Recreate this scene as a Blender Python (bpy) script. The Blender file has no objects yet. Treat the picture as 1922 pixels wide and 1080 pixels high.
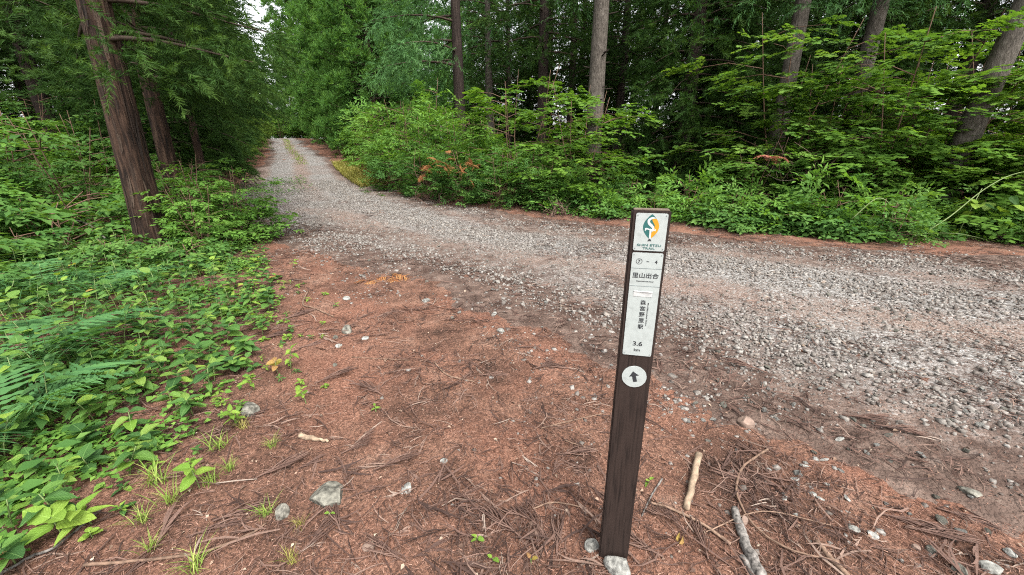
import bpy, math
import numpy as np
from mathutils import Matrix, Vector

# ------------------------------------------------------------------ camera, sky, sun, exposure
scene = bpy.context.scene
col = scene.collection
CAM_H, PITCH, FPX = 1.5, math.atan(255 / 750), 750.0      # metres, radians, focal length in photograph pixels (1922 wide)
cam_data = bpy.data.cameras.new("camera")
cam_data.sensor_width = 36.0
cam_data.lens = 36.0 * FPX / 1922.0
cam_data.clip_start, cam_data.clip_end = 0.05, 2000.0
cam = bpy.data.objects.new("camera", cam_data)
col.objects.link(cam)
cam.location = (0, 0, CAM_H)
cam.rotation_euler = (math.pi / 2 - PITCH, 0, 0)
scene.camera = cam

SUN_EL, SUN_AZ = math.radians(56), math.radians(150)       # azimuth clockwise from +Y
world = bpy.data.worlds.new("World")
scene.world = world
world.use_nodes = True
wn, wl = world.node_tree.nodes, world.node_tree.links
wn.clear()
w_out = wn.new("ShaderNodeOutputWorld")
w_bg = wn.new("ShaderNodeBackground")
w_bg.inputs["Strength"].default_value = 0.10
w_sky = wn.new("ShaderNodeTexSky")
w_sky.sky_type = 'NISHITA'
w_sky.sun_disc = False
w_sky.sun_elevation, w_sky.sun_rotation = SUN_EL, SUN_AZ
w_sky.air_density, w_sky.dust_density, w_sky.ozone_density = 1.0, 3.0, 1.0
w_hsv = wn.new("ShaderNodeHueSaturation")                  # thin overcast: the blue mostly gone
w_hsv.inputs["Saturation"].default_value = 0.14
w_hsv.inputs["Value"].default_value = 1.5
wl.new(w_sky.outputs[0], w_hsv.inputs["Color"])
wl.new(w_hsv.outputs[0], w_bg.inputs["Color"])
wl.new(w_bg.outputs[0], w_out.inputs["Surface"])

sun_data = bpy.data.lights.new("sun", 'SUN')
sun_data.energy, sun_data.angle, sun_data.color = 1.5, math.radians(24), (1.0, 0.96, 0.90)
sun = bpy.data.objects.new("sun", sun_data)
col.objects.link(sun)
sd = Vector((math.sin(SUN_AZ) * math.cos(SUN_EL), math.cos(SUN_AZ) * math.cos(SUN_EL), math.sin(SUN_EL)))
sun.rotation_euler = sd.to_track_quat('Z', 'Y').to_euler()

scene.view_settings.view_transform = 'Standard'
scene.view_settings.look = 'None'
scene.view_settings.gamma = 1.0
scene.view_settings.exposure = 2.1
scene.render.engine = 'CYCLES'
scene.cycles.use_denoising = False
scene.cycles.filter_width = 1.1
scene.cycles.max_bounces = 8
scene.cycles.diffuse_bounces = 5
scene.cycles.transmission_bounces = 5
scene.cycles.sample_clamp_indirect = 8.0

# ------------------------------------------------------------------ helpers
rng = np.random.default_rng(11)
CT, ST = math.cos(PITCH), math.sin(PITCH)


def ground_at(px, py):
    """plan point of a photograph pixel on level ground (used for laying out the near ground)"""
    u, v = (px - 961) / FPX, (540 - py) / FPX
    h, w = CT + v * ST, -ST + v * CT
    t = CAM_H / -w
    return u * t, h * t


def at_depth(px, depth):
    """plan x, y of something seen at column px and standing at optical depth `depth`"""
    return (px - 961) / FPX * depth, (depth - ST * 1.0) / CT


def vnoise(x, y, seed=0):
    x, y = np.asarray(x, float), np.asarray(y, float)
    xi, yi = np.floor(x).astype(np.int64), np.floor(y).astype(np.int64)
    fx, fy = x - xi, y - yi
    fx, fy = fx * fx * (3 - 2 * fx), fy * fy * (3 - 2 * fy)

    def h(a, b):
        n = (a * 374761393 + b * 668265263 + seed * 1442695041) & 0x7fffffff
        n = ((n ^ (n >> 13)) * 1274126177) & 0x7fffffff
        return ((n ^ (n >> 16)) & 0xffff) / 65535.0
    return (h(xi, yi) * (1 - fx) + h(xi + 1, yi) * fx) * (1 - fy) + (h(xi, yi + 1) * (1 - fx) + h(xi + 1, yi + 1) * fx) * fy


def fbm(x, y, seed=0, o=4):
    r, a, s = 0, .5, 1.0
    for i in range(o):
        r = r + a * vnoise(x * s, y * s, seed + i)
        a, s = a * .5, s * 2.03
    return r


# road: control points with the half width towards the camera and away from it
ROAD = np.array([(13, -2, 5.4, 4.8), (8, 1.7, 4.8, 4.0), (5, 3.6, 4.1, 3.0), (2, 5.5, 3.0, 2.55), (-1, 7.8, 2.6, 2.3), (-4, 10.6, 2.7, 2.2),
                 (-6.8, 14, 2.7, 2.1), (-9.6, 19, 2.1, 1.7), (-12.4, 24.5, 1.75, 1.5), (-16.8, 32, 1.5, 1.35), (-21.3, 40, 1.4, 1.3), (-26, 47, 1.4, 1.3), (-34, 55, 1.8, 1.8)], float)


def catmull(P, n):
    P = np.vstack([2 * P[0] - P[1], P, 2 * P[-1] - P[-2]])
    out = []
    for i in range(1, len(P) - 2):
        t = np.linspace(0, 1, n, endpoint=False)[:, None]
        a, b, c, d = P[i - 1], P[i], P[i + 1], P[i + 2]
        out.append(.5 * (2 * b + (c - a) * t + (2 * a - 5 * b + 4 * c - d) * t ** 2 + (3 * b - a - 3 * c + d) * t ** 3))
    return np.vstack(out + [P[-2:-1]])


RP = catmull(ROAD, 14)
RD = np.gradient(RP[:, :2], axis=0)
RD /= np.linalg.norm(RD, axis=1)[:, None]
RS = np.concatenate([[0], np.cumsum(np.linalg.norm(np.diff(RP[:, :2], axis=0), axis=1))])


def road_co(x, y):
    """distance along, signed offset across (positive away from the camera), half widths"""
    x, y = np.ravel(np.asarray(x, float)), np.ravel(np.asarray(y, float))
    S, D, HN, HF = (np.empty(len(x)) for _ in range(4))
    for a in range(0, len(x), 20000):
        b = slice(a, a + 20000)
        d2 = (x[b, None] - RP[None, :, 0]) ** 2 + (y[b, None] - RP[None, :, 1]) ** 2
        k = np.argmin(d2, axis=1)
        dx, dy = x[b] - RP[k, 0], y[b] - RP[k, 1]
        D[b] = dx * RD[k, 1] - dy * RD[k, 0]
        S[b] = RS[k] + dx * RD[k, 0] + dy * RD[k, 1]
        HN[b], HF[b] = RP[k, 2], RP[k, 3]
    return S, D, HN, HF


def road_mask(x, y):
    """>0 on the road, metres inside its ragged edge"""
    S, D, HN, HF = road_co(x, y)
    w = (fbm(np.ravel(x) * .9, np.ravel(y) * .9, 5) - .5) * 1.1
    return np.where(D < 0, HN + D, HF - D) + w, S, D


def bands(S, D, Y):
    """0..1: how strongly traffic has swept pale gravel together here"""
    far = np.clip((Y - 9.5) / 4, 0, 1)
    wob = (vnoise(S * .5, S * 0, 31) - .5) * .35

    def g(c, w):
        return np.exp(-((D + wob - c) / w) ** 2)
    near_b = np.maximum.reduce([g(-2.0, .6), g(.25, .6), g(1.85, .4), .45 * g(-3.3, .5)])
    far_b = np.maximum(g(-.8, .42), g(.8, .42))
    return near_b * (1 - far) + far_b * far


def height(x, y):
    x, y = np.asarray(x, float), np.asarray(y, float)
    s = np.clip(y - 8, 0, 34)
    z = .0283 * s ** 1.3
    z = z + (fbm(x * .35, y * .35, 2) - .5) * .10 + (fbm(x * 1.7, y * 1.7, 9, 3) - .45) * .035
    near = np.exp(-((x - .4) ** 2 + (y - 1.15) ** 2) / 2.0)
    return z * (1 - near) + near * z * .3


def H1(x, y):
    return float(height(np.array([x]), np.array([y]))[0])


def make_mesh(name, V, faces, mat=None, rnd=None, smooth=False, uv=None):
    """faces: list of (m,3) / (m,4) index arrays"""
    me = bpy.data.meshes.new(name)
    V = np.asarray(V, np.float32)
    faces = [np.asarray(f, np.int32) for f in faces if len(f)]
    loops = np.concatenate([f.ravel() for f in faces])
    tot = np.concatenate([np.full(len(f), f.shape[1], np.int32) for f in faces])
    start = np.concatenate([[0], np.cumsum(tot)[:-1]]).astype(np.int32)
    me.vertices.add(len(V))
    me.vertices.foreach_set("co", V.ravel())
    me.loops.add(len(loops))
    me.loops.foreach_set("vertex_index", loops)
    me.polygons.add(len(tot))
    me.polygons.foreach_set("loop_start", start)
    me.polygons.foreach_set("loop_total", tot)
    if smooth:
        me.polygons.foreach_set("use_smooth", np.ones(len(tot), bool))
    me.update(calc_edges=True)
    if rnd is not None:
        a = me.attributes.new("rnd", 'FLOAT', 'POINT')
        a.data.foreach_set("value", np.asarray(rnd, np.float32).ravel())
    if uv is not None:
        a = me.attributes.new("luv", 'FLOAT2', 'POINT')
        a.data.foreach_set("vector", np.asarray(uv, np.float32).ravel())
    if mat is not None:
        me.materials.append(mat)
    return me


def obj(name, me, parent=None, loc=None, rot=None, scale=None, **props):
    o = bpy.data.objects.new(name, me)
    col.objects.link(o)
    if parent is not None:
        o.parent = parent
    if loc is not None:
        o.location = loc
    if rot is not None:
        o.rotation_euler = rot
    if scale is not None:
        o.scale = (scale,) * 3 if np.isscalar(scale) else scale
    for k, v in props.items():
        o[k] = v
    return o


def thing(name, label, category, loc, rotz=0, scale=1, group=None, rot=None):
    o = obj(name, None, None, loc, rot or (0, 0, rotz), scale, label=label, category=category)
    o.empty_display_size = .1
    if group:
        o["group"] = group
    return o


def tag(o, label, category, group=None):
    o["label"], o["category"] = label, category
    if group:
        o["group"] = group
    return o


class Bag:
    """collects vertices, faces and one random number per piece"""
    def __init__(self):
        self.V, self.T, self.Q, self.R, self.U, self.n = [], [], [], [], [], 0

    def add(self, V, T=None, Q=None, r=0.5, uv=None):
        V = np.asarray(V, float)
        self.V.append(V)
        if T is not None and len(T):
            self.T.append(np.asarray(T) + self.n)
        if Q is not None and len(Q):
            self.Q.append(np.asarray(Q) + self.n)
        self.R.append(np.broadcast_to(r, (len(V),)))
        self.U.append(np.zeros((len(V), 2)) if uv is None else uv)
        self.n += len(V)

    def scatter(self, proto, M, P, r=None):
        """proto (V,T,Q[,r]); M (n,3,3) with columns as axes, P (n,3)"""
        V0, T0, Q0 = proto[0], proto[1], proto[2]
        n, k = len(P), len(V0)
        if n == 0:
            return
        V = np.einsum('nij,kj->nki', M, V0) + P[:, None, :]
        off = (np.arange(n) * k)[:, None, None] + self.n
        self.V.append(V.reshape(-1, 3))
        if len(T0):
            self.T.append((T0[None] + off).reshape(-1, 3))
        if len(Q0):
            self.Q.append((Q0[None] + off).reshape(-1, 4))
        rr = rng.random(n) if r is None else r
        rr = np.repeat(rr, k).reshape(n, k)
        if len(proto) > 3:
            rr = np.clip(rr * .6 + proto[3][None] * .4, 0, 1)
        self.R.append(rr.ravel())
        self.U.append(np.zeros((n * k, 2)))
        self.n += n * k

    def arrays(self):
        V = np.concatenate(self.V)
        T = np.concatenate(self.T) if self.T else np.zeros((0, 3), int)
        Q = np.concatenate(self.Q) if self.Q else np.zeros((0, 4), int)
        return V, T, Q, np.concatenate(self.R)

    def mesh(self, name, mat, smooth=False, uv=False):
        V, T, Q, R = self.arrays()
        return make_mesh(name, V, [T, Q], mat, R, smooth, np.concatenate(self.U) if uv else None)


def unit(v):
    v = np.asarray(v, float)
    return v / (np.linalg.norm(v, axis=-1, keepdims=True) + 1e-9)


def frames(axis, up=None, roll=None, scale=None):
    """(n,3,3): column 0 along axis, column 2 as near `up` as it can be"""
    a = unit(axis)
    n = len(a)
    up = np.broadcast_to(np.array([0, 0, 1.0]) if up is None else up, (n, 3))
    b = unit(np.cross(up, a) + 1e-6)
    c = np.cross(a, b)
    if roll is not None:
        cr, sr = np.cos(roll)[:, None], np.sin(roll)[:, None]
        b, c = b * cr + c * sr, c * cr - b * sr
    M = np.stack([a, b, c], axis=2)
    if scale is not None:
        M = M * np.asarray(scale)[:, None, None]
    return M


def tube(bag, P, R, sides=8, r=.5, cap=True, jitter=0.0):
    P, R = np.asarray(P, float), np.asarray(R, float)
    n = len(P)
    d = unit(np.gradient(P, axis=0))
    ref = np.array([0, 0, 1.0]) if abs(d[:, 2]).mean() < .8 else np.array([1.0, 0, 0])
    b = unit(np.cross(np.broadcast_to(ref, d.shape), d))
    c = np.cross(d, b)
    th = np.linspace(0, 2 * math.pi, sides, endpoint=False)
    rad = R[:, None] * (1 + jitter * (rng.random((n, sides)) - .5))
    V = P[:, None] + rad[..., None] * (np.cos(th)[None, :, None] * b[:, None] + np.sin(th)[None, :, None] * c[:, None])
    i, j = np.meshgrid(np.arange(n - 1), np.arange(sides), indexing='ij')
    j2 = (j + 1) % sides
    Q = np.stack([i * sides + j, i * sides + j2, (i + 1) * sides + j2, (i + 1) * sides + j], -1).reshape(-1, 4)
    V = V.reshape(-1, 3)
    T = []
    if cap:
        V = np.vstack([V, P[0], P[-1]])
        a, z = n * sides, n * sides + 1
        for k in range(sides):
            T += [(a, (k + 1) % sides, k), (z, (n - 1) * sides + k, (n - 1) * sides + (k + 1) % sides)]
    bag.add(V, T, Q, r)


# ------------------------------------------------------------------ materials
def new_mat(name):
    m = bpy.data.materials.new(name)
    m.use_nodes = True
    nt = m.node_tree
    nt.nodes.clear()
    out = nt.nodes.new("ShaderNodeOutputMaterial")
    return m, nt.nodes, nt.links, out


def ramp(nodes, stops):
    r = nodes.new("ShaderNodeValToRGB")
    e = r.color_ramp.elements
    while len(e) < len(stops):
        e.new(.5)
    for k, (p, c) in enumerate(stops):
        e[k].position = p
        e[k].color = (*c, 1)
    return r


def attr(nodes, name):
    a = nodes.new("ShaderNodeAttribute")
    a.attribute_name = name
    return a


def math_node(nodes, links, op, a, b):
    m = nodes.new("ShaderNodeMath")
    m.operation = op
    for k, x in enumerate((a, b)):
        if isinstance(x, (int, float)):
            m.inputs[k].default_value = x
        elif x is not None:
            links.new(x, m.inputs[k])
    return m.outputs[0]


def foliage_mat(name, stops, trans=.35, tint=(1.25, 1.2, .55), rough=.65, spec=.10, objvar=.25, veins=False):
    m, N, L, out = new_mat(name)
    a = attr(N, "rnd")
    oi = N.new("ShaderNodeObjectInfo")
    f = math_node(N, L, 'ADD', math_node(N, L, 'MULTIPLY', a.outputs["Fac"], 1 - objvar), math_node(N, L, 'MULTIPLY', oi.outputs["Random"], objvar))
    r = ramp(N, stops)
    L.new(f, r.inputs[0])
    c = r.outputs[0]
    bump_out = None
    if veins:
        luv = attr(N, "luv")
        sep = N.new("ShaderNodeSeparateXYZ")
        L.new(luv.outputs["Vector"], sep.inputs[0])
        ab = math_node(N, L, 'ABSOLUTE', sep.outputs[1], None)
        k = math_node(N, L, 'SUBTRACT', math_node(N, L, 'MULTIPLY', sep.outputs[0], 9.0), math_node(N, L, 'MULTIPLY', ab, 3.2))
        fr = math_node(N, L, 'PINGPONG', k, .5)
        side = math_node(N, L, 'LESS_THAN', fr, .06)
        mid = math_node(N, L, 'LESS_THAN', ab, .045)
        v = math_node(N, L, 'MAXIMUM', math_node(N, L, 'MULTIPLY', side, .55), mid)
        mx = N.new("ShaderNodeMixRGB")
        mx.blend_type = 'SCREEN'
        L.new(math_node(N, L, 'MULTIPLY', v, .5), mx.inputs[0])
        L.new(c, mx.inputs[1])
        mx.inputs[2].default_value = (.10, .16, .05, 1)
        ns = N.new("ShaderNodeTexNoise")
        ns.inputs["Scale"].default_value = 9
        L.new(luv.outputs["Vector"], ns.inputs["Vector"])
        hs = N.new("ShaderNodeHueSaturation")
        mr = N.new("ShaderNodeMapRange")
        mr.inputs[3].default_value, mr.inputs[4].default_value = .75, 1.25
        L.new(ns.outputs["Fac"], mr.inputs[0])
        L.new(mr.outputs[0], hs.inputs["Value"])
        L.new(mx.outputs[0], hs.inputs["Color"])
        c = hs.outputs[0]
        bp = N.new("ShaderNodeBump")
        bp.inputs["Strength"].default_value = .5
        bp.inputs["Distance"].default_value = .004
        L.new(fr, bp.inputs["Height"])
        bump_out = bp.outputs[0]
    p = N.new("ShaderNodeBsdfPrincipled")
    p.inputs["Roughness"].default_value = rough
    p.inputs["Specular IOR Level"].default_value = spec
    L.new(c, p.inputs["Base Color"])
    if bump_out:
        L.new(bump_out, p.inputs["Normal"])
    t = N.new("ShaderNodeBsdfTranslucent")
    mt = N.new("ShaderNodeMixRGB")
    mt.blend_type = 'MULTIPLY'
    mt.inputs[0].default_value = 1
    L.new(c, mt.inputs[1])
    mt.inputs[2].default_value = (*tint, 1)
    L.new(mt.outputs[0], t.inputs["Color"])
    mx = N.new("ShaderNodeMixShader")
    mx.inputs[0].default_value = trans
    L.new(p.outputs[0], mx.inputs[1])
    L.new(t.outputs[0], mx.inputs[2])
    L.new(mx.outputs[0], out.inputs[0])
    return m


def piece_mat(name, stops, rough=.85, noise_scale=40, noise_amt=.35, bump=.3, objrandom=False, spec=.25, stretch=None):
    """loose pieces (stones, twigs, chips): colour by piece, grain by noise"""
    m, N, L, out = new_mat(name)
    r = ramp(N, stops)
    if objrandom:
        oi = N.new("ShaderNodeObjectInfo")
        L.new(oi.outputs["Random"], r.inputs[0])
    else:
        L.new(attr(N, "rnd").outputs["Fac"], r.inputs[0])
    tc = N.new("ShaderNodeTexCoord")
    ns = N.new("ShaderNodeTexNoise")
    ns.inputs["Scale"].default_value = noise_scale
    ns.inputs["Detail"].default_value = 6
    if stretch:
        mp = N.new("ShaderNodeMapping")
        mp.inputs["Scale"].default_value = stretch
        L.new(tc.outputs["Object"], mp.inputs[0])
        L.new(mp.outputs[0], ns.inputs["Vector"])
    else:
        L.new(tc.outputs["Object"], ns.inputs["Vector"])
    mr = N.new("ShaderNodeMapRange")
    mr.inputs[1].default_value, mr.inputs[2].default_value = .3, .7
    mr.inputs[3].default_value, mr.inputs[4].default_value = 1 - noise_amt, 1 + noise_amt
    L.new(ns.outputs["Fac"], mr.inputs[0])
    hs = N.new("ShaderNodeHueSaturation")
    L.new(mr.outputs[0], hs.inputs["Value"])
    L.new(r.outputs[0], hs.inputs["Color"])
    p = N.new("ShaderNodeBsdfPrincipled")
    p.inputs["Roughness"].default_value = rough
    p.inputs["Specular IOR Level"].default_value = spec
    L.new(hs.outputs[0], p.inputs["Base Color"])
    if bump:
        bp = N.new("ShaderNodeBump")
        bp.inputs["Strength"].default_value = bump
        bp.inputs["Distance"].default_value = .01
        L.new(ns.outputs["Fac"], bp.inputs["Height"])
        L.new(bp.outputs[0], p.inputs["Normal"])
    L.new(p.outputs[0], out.inputs[0])
    return m


def ground_mat():
    m, N, L, out = new_mat("forest_floor_litter")
    tc = N.new("ShaderNodeTexCoord")

    def noise(scale, detail=6, rough=.6, st=None):
        ns = N.new("ShaderNodeTexNoise")
        ns.inputs["Scale"].default_value, ns.inputs["Detail"].default_value, ns.inputs["Roughness"].default_value = scale, detail, rough
        if st:
            mp = N.new("ShaderNodeMapping")
            mp.inputs["Scale"].default_value = st[:3]
            mp.inputs["Rotation"].default_value = (0, 0, st[3])
            L.new(tc.outputs["Object"], mp.inputs[0])
            L.new(mp.outputs[0], ns.inputs["Vector"])
        else:
            L.new(tc.outputs["Object"], ns.inputs["Vector"])
        return ns.outputs["Fac"]
    n1 = noise(2.2, 8, .65)
    r1 = ramp(N, [(.34, (.032, .019, .014)), (.46, (.080, .044, .031)), (.56, (.128, .071, .050)), (.70, (.175, .113, .086))])
    L.new(n1, r1.inputs[0])
    f = math_node(N, L, 'ADD', math_node(N, L, 'MULTIPLY', noise(70, 6, .8), .6), math_node(N, L, 'MULTIPLY', noise(260, 4, .8), .4))
    r2 = ramp(N, [(.38, (.12, .11, .10)), (.47, (.6, .58, .56)), (.53, (1.15, 1.1, 1.05)), (.62, (2.1, 1.9, 1.75))])
    L.new(f, r2.inputs[0])
    mx = N.new("ShaderNodeMixRGB")
    mx.blend_type = 'MULTIPLY'
    mx.inputs[0].default_value = 1
    L.new(r1.outputs[0], mx.inputs[1])
    L.new(r2.outputs[0], mx.inputs[2])
    # reddish patches of fresh needle crumbs
    r3 = ramp(N, [(.45, (0, 0, 0)), (.60, (1, 1, 1))])
    L.new(noise(1.0, 6), r3.inputs[0])
    mx2 = N.new("ShaderNodeMixRGB")
    mx2.blend_type = 'MIX'
    L.new(math_node(N, L, 'MULTIPLY', r3.outputs[0], .7), mx2.inputs[0])
    L.new(mx.outputs[0], mx2.inputs[1])
    rr = ramp(N, [(.42, (.046, .020, .012)), (.5, (.130, .057, .036)), (.58, (.25, .128, .088))])
    L.new(f, rr.inputs[0])
    L.new(rr.outputs[0], mx2.inputs[2])
    p = N.new("ShaderNodeBsdfPrincipled")
    p.inputs["Roughness"].default_value = .95
    p.inputs["Specular IOR Level"].default_value = .15
    L.new(mx2.outputs[0], p.inputs["Base Color"])
    bp = N.new("ShaderNodeBump")
    bp.inputs["Strength"].default_value, bp.inputs["Distance"].default_value = .8, .012
    L.new(f, bp.inputs["Height"])
    L.new(bp.outputs[0], p.inputs["Normal"])
    L.new(p.outputs[0], out.inputs[0])
    return m


def road_mat():
    m, N, L, out = new_mat("gravel_and_dirt")
    tc = N.new("ShaderNodeTexCoord")
    vo = N.new("ShaderNodeTexVoronoi")
    vo.inputs["Scale"].default_value = 48
    L.new(tc.outputs["Object"], vo.inputs["Vector"])
    vo2 = N.new("ShaderNodeTexVoronoi")
    vo2.inputs["Scale"].default_value = 130
    L.new(tc.outputs["Object"], vo2.inputs["Vector"])
    ns = N.new("ShaderNodeTexNoise")
    ns.inputs["Scale"].default_value, ns.inputs["Detail"].default_value = 1.1, 8
    L.new(tc.outputs["Object"], ns.inputs["Vector"])
    a = attr(N, "rnd")                       # swept gravel bands
    sepc = N.new("ShaderNodeSeparateColor")
    L.new(vo.outputs["Color"], sepc.inputs[0])
    stone = ramp(N, [(0, (.055, .047, .041)), (.35, (.11, .10, .09)), (.7, (.165, .157, .147)), (1, (.27, .262, .25))])
    L.new(sepc.outputs[0], stone.inputs[0])
    sep2 = N.new("ShaderNodeSeparateColor")
    L.new(vo2.outputs["Color"], sep2.inputs[0])
    dirt = ramp(N, [(0, (.060, .038, .028)), (.5, (.12, .082, .064)), (1, (.24, .20, .175))])
    L.new(sep2.outputs[0], dirt.inputs[0])
    f = math_node(N, L, 'ADD', math_node(N, L, 'MULTIPLY', a.outputs["Fac"], .9), math_node(N, L, 'MULTIPLY', ns.outputs["Fac"], .75))
    g = math_node(N, L, 'ADD', f, math_node(N, L, 'MULTIPLY', sepc.outputs[1], .35))
    fr = ramp(N, [(.60, (0, 0, 0)), (.90, (1, 1, 1))])
    L.new(g, fr.inputs[0])
    mx = N.new("ShaderNodeMixRGB")
    L.new(fr.outputs[0], mx.inputs[0])
    L.new(dirt.outputs[0], mx.inputs[1])
    L.new(stone.outputs[0], mx.inputs[2])
    # leaf litter stain blown over the road
    n4 = N.new("ShaderNodeTexNoise")
    n4.inputs["Scale"].default_value, n4.inputs["Detail"].default_value = .7, 7
    L.new(tc.outputs["Object"], n4.inputs["Vector"])
    r4 = ramp(N, [(.48, (0, 0, 0)), (.68, (1, 1, 1))])
    L.new(n4.outputs["Fac"], r4.inputs[0])
    mx3 = N.new("ShaderNodeMixRGB")
    L.new(math_node(N, L, 'MULTIPLY', r4.outputs[0], .28), mx3.inputs[0])
    L.new(mx.outputs[0], mx3.inputs[1])
    mx3.inputs[2].default_value = (.115, .064, .048, 1)
    ed = attr(N, "luv")                      # metres inside the edge: litter drifts over the margin
    sx = N.new("ShaderNodeSeparateXYZ")
    L.new(ed.outputs["Vector"], sx.inputs[0])
    n5 = N.new("ShaderNodeTexNoise")
    n5.inputs["Scale"].default_value, n5.inputs["Detail"].default_value = 5, 8
    L.new(tc.outputs["Object"], n5.inputs["Vector"])
    em = N.new("ShaderNodeMapRange")
    em.inputs[1].default_value, em.inputs[2].default_value, em.inputs[3].default_value, em.inputs[4].default_value = .7, 2.1, 1, 0
    L.new(math_node(N, L, 'ADD', sx.outputs[0], math_node(N, L, 'MULTIPLY', math_node(N, L, 'SUBTRACT', n5.outputs["Fac"], .5), 2.2)), em.inputs[0])
    mx4 = N.new("ShaderNodeMixRGB")
    L.new(em.outputs[0], mx4.inputs[0])
    L.new(mx3.outputs[0], mx4.inputs[1])
    lt = ramp(N, [(.3, (.038, .023, .017)), (.5, (.075, .050, .039)), (.7, (.125, .088, .070))])
    L.new(n5.outputs["Fac"], lt.inputs[0])
    L.new(lt.outputs[0], mx4.inputs[2])
    mx3 = mx4
    p = N.new("ShaderNodeBsdfPrincipled")
    p.inputs["Roughness"].default_value = .92
    p.inputs["Specular IOR Level"].default_value = .2
    L.new(mx3.outputs[0], p.inputs["Base Color"])
    bp = N.new("ShaderNodeBump")
    bp.inputs["Strength"].default_value, bp.inputs["Distance"].default_value = .9, .012
    bp.invert = True
    L.new(math_node(N, L, 'ADD', vo.outputs["Distance"], math_node(N, L, 'MULTIPLY', vo2.outputs["Distance"], .4)), bp.inputs["Height"])
    L.new(bp.outputs[0], p.inputs["Normal"])
    L.new(p.outputs[0], out.inputs[0])
    return m


def bark_mat(name, stops, sc=(26, 26, 2.2), bump=1.0):
    m, N, L, out = new_mat(name)
    tc = N.new("ShaderNodeTexCoord")
    mp = N.new("ShaderNodeMapping")
    mp.inputs["Scale"].default_value = sc
    L.new(tc.outputs["Object"], mp.inputs[0])
    ns = N.new("ShaderNodeTexNoise")
    ns.inputs["Scale"].default_value, ns.inputs["Detail"].default_value, ns.inputs["Roughness"].default_value = 1, 8, .65
    L.new(mp.outputs[0], ns.inputs["Vector"])
    n2 = N.new("ShaderNodeTexNoise")
    n2.inputs["Scale"].default_value, n2.inputs["Detail"].default_value = 2.5, 5
    L.new(tc.outputs["Object"], n2.inputs["Vector"])
    f = math_node(N, L, 'ADD', math_node(N, L, 'MULTIPLY', ns.outputs["Fac"], .75), math_node(N, L, 'MULTIPLY', n2.outputs["Fac"], .25))
    r = ramp(N, stops)
    L.new(f, r.inputs[0])
    p = N.new("ShaderNodeBsdfPrincipled")
    p.inputs["Roughness"].default_value = .9
    p.inputs["Specular IOR Level"].default_value = .2
    L.new(r.outputs[0], p.inputs["Base Color"])
    bp = N.new("ShaderNodeBump")
    bp.inputs["Strength"].default_value, bp.inputs["Distance"].default_value = bump, .03
    L.new(f, bp.inputs["Height"])
    L.new(bp.outputs[0], p.inputs["Normal"])
    L.new(p.outputs[0], out.inputs[0])
    return m


def plain_mat(name, c, rough=.6, spec=.4, speck=0.0, grain=None):
    m, N, L, out = new_mat(name)
    p = N.new("ShaderNodeBsdfPrincipled")
    p.inputs["Roughness"].default_value, p.inputs["Specular IOR Level"].default_value = rough, spec
    tc = N.new("ShaderNodeTexCoord")
    ns = N.new("ShaderNodeTexNoise")
    ns.inputs["Detail"].default_value = 8
    mp = N.new("ShaderNodeMapping")
    mp.inputs["Scale"].default_value = grain or (60, 60, 60)
    L.new(tc.outputs["Object"], mp.inputs[0])
    L.new(mp.outputs[0], ns.inputs["Vector"])
    ns.inputs["Scale"].default_value = 1
    r = ramp(N, [(.3, tuple(x * (1 - speck) for x in c)), (.48, c), (.75, tuple(min(1, x * (1 + speck * .5)) for x in c))])
    L.new(ns.outputs["Fac"], r.inputs[0])
    L.new(r.outputs[0], p.inputs["Base Color"])
    bp = N.new("ShaderNodeBump")
    bp.inputs["Strength"].default_value, bp.inputs["Distance"].default_value = min(1, speck), .002
    L.new(ns.outputs["Fac"], bp.inputs["Height"])
    L.new(bp.outputs[0], p.inputs["Normal"])
    L.new(p.outputs[0], out.inputs[0])
    return m


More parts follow.
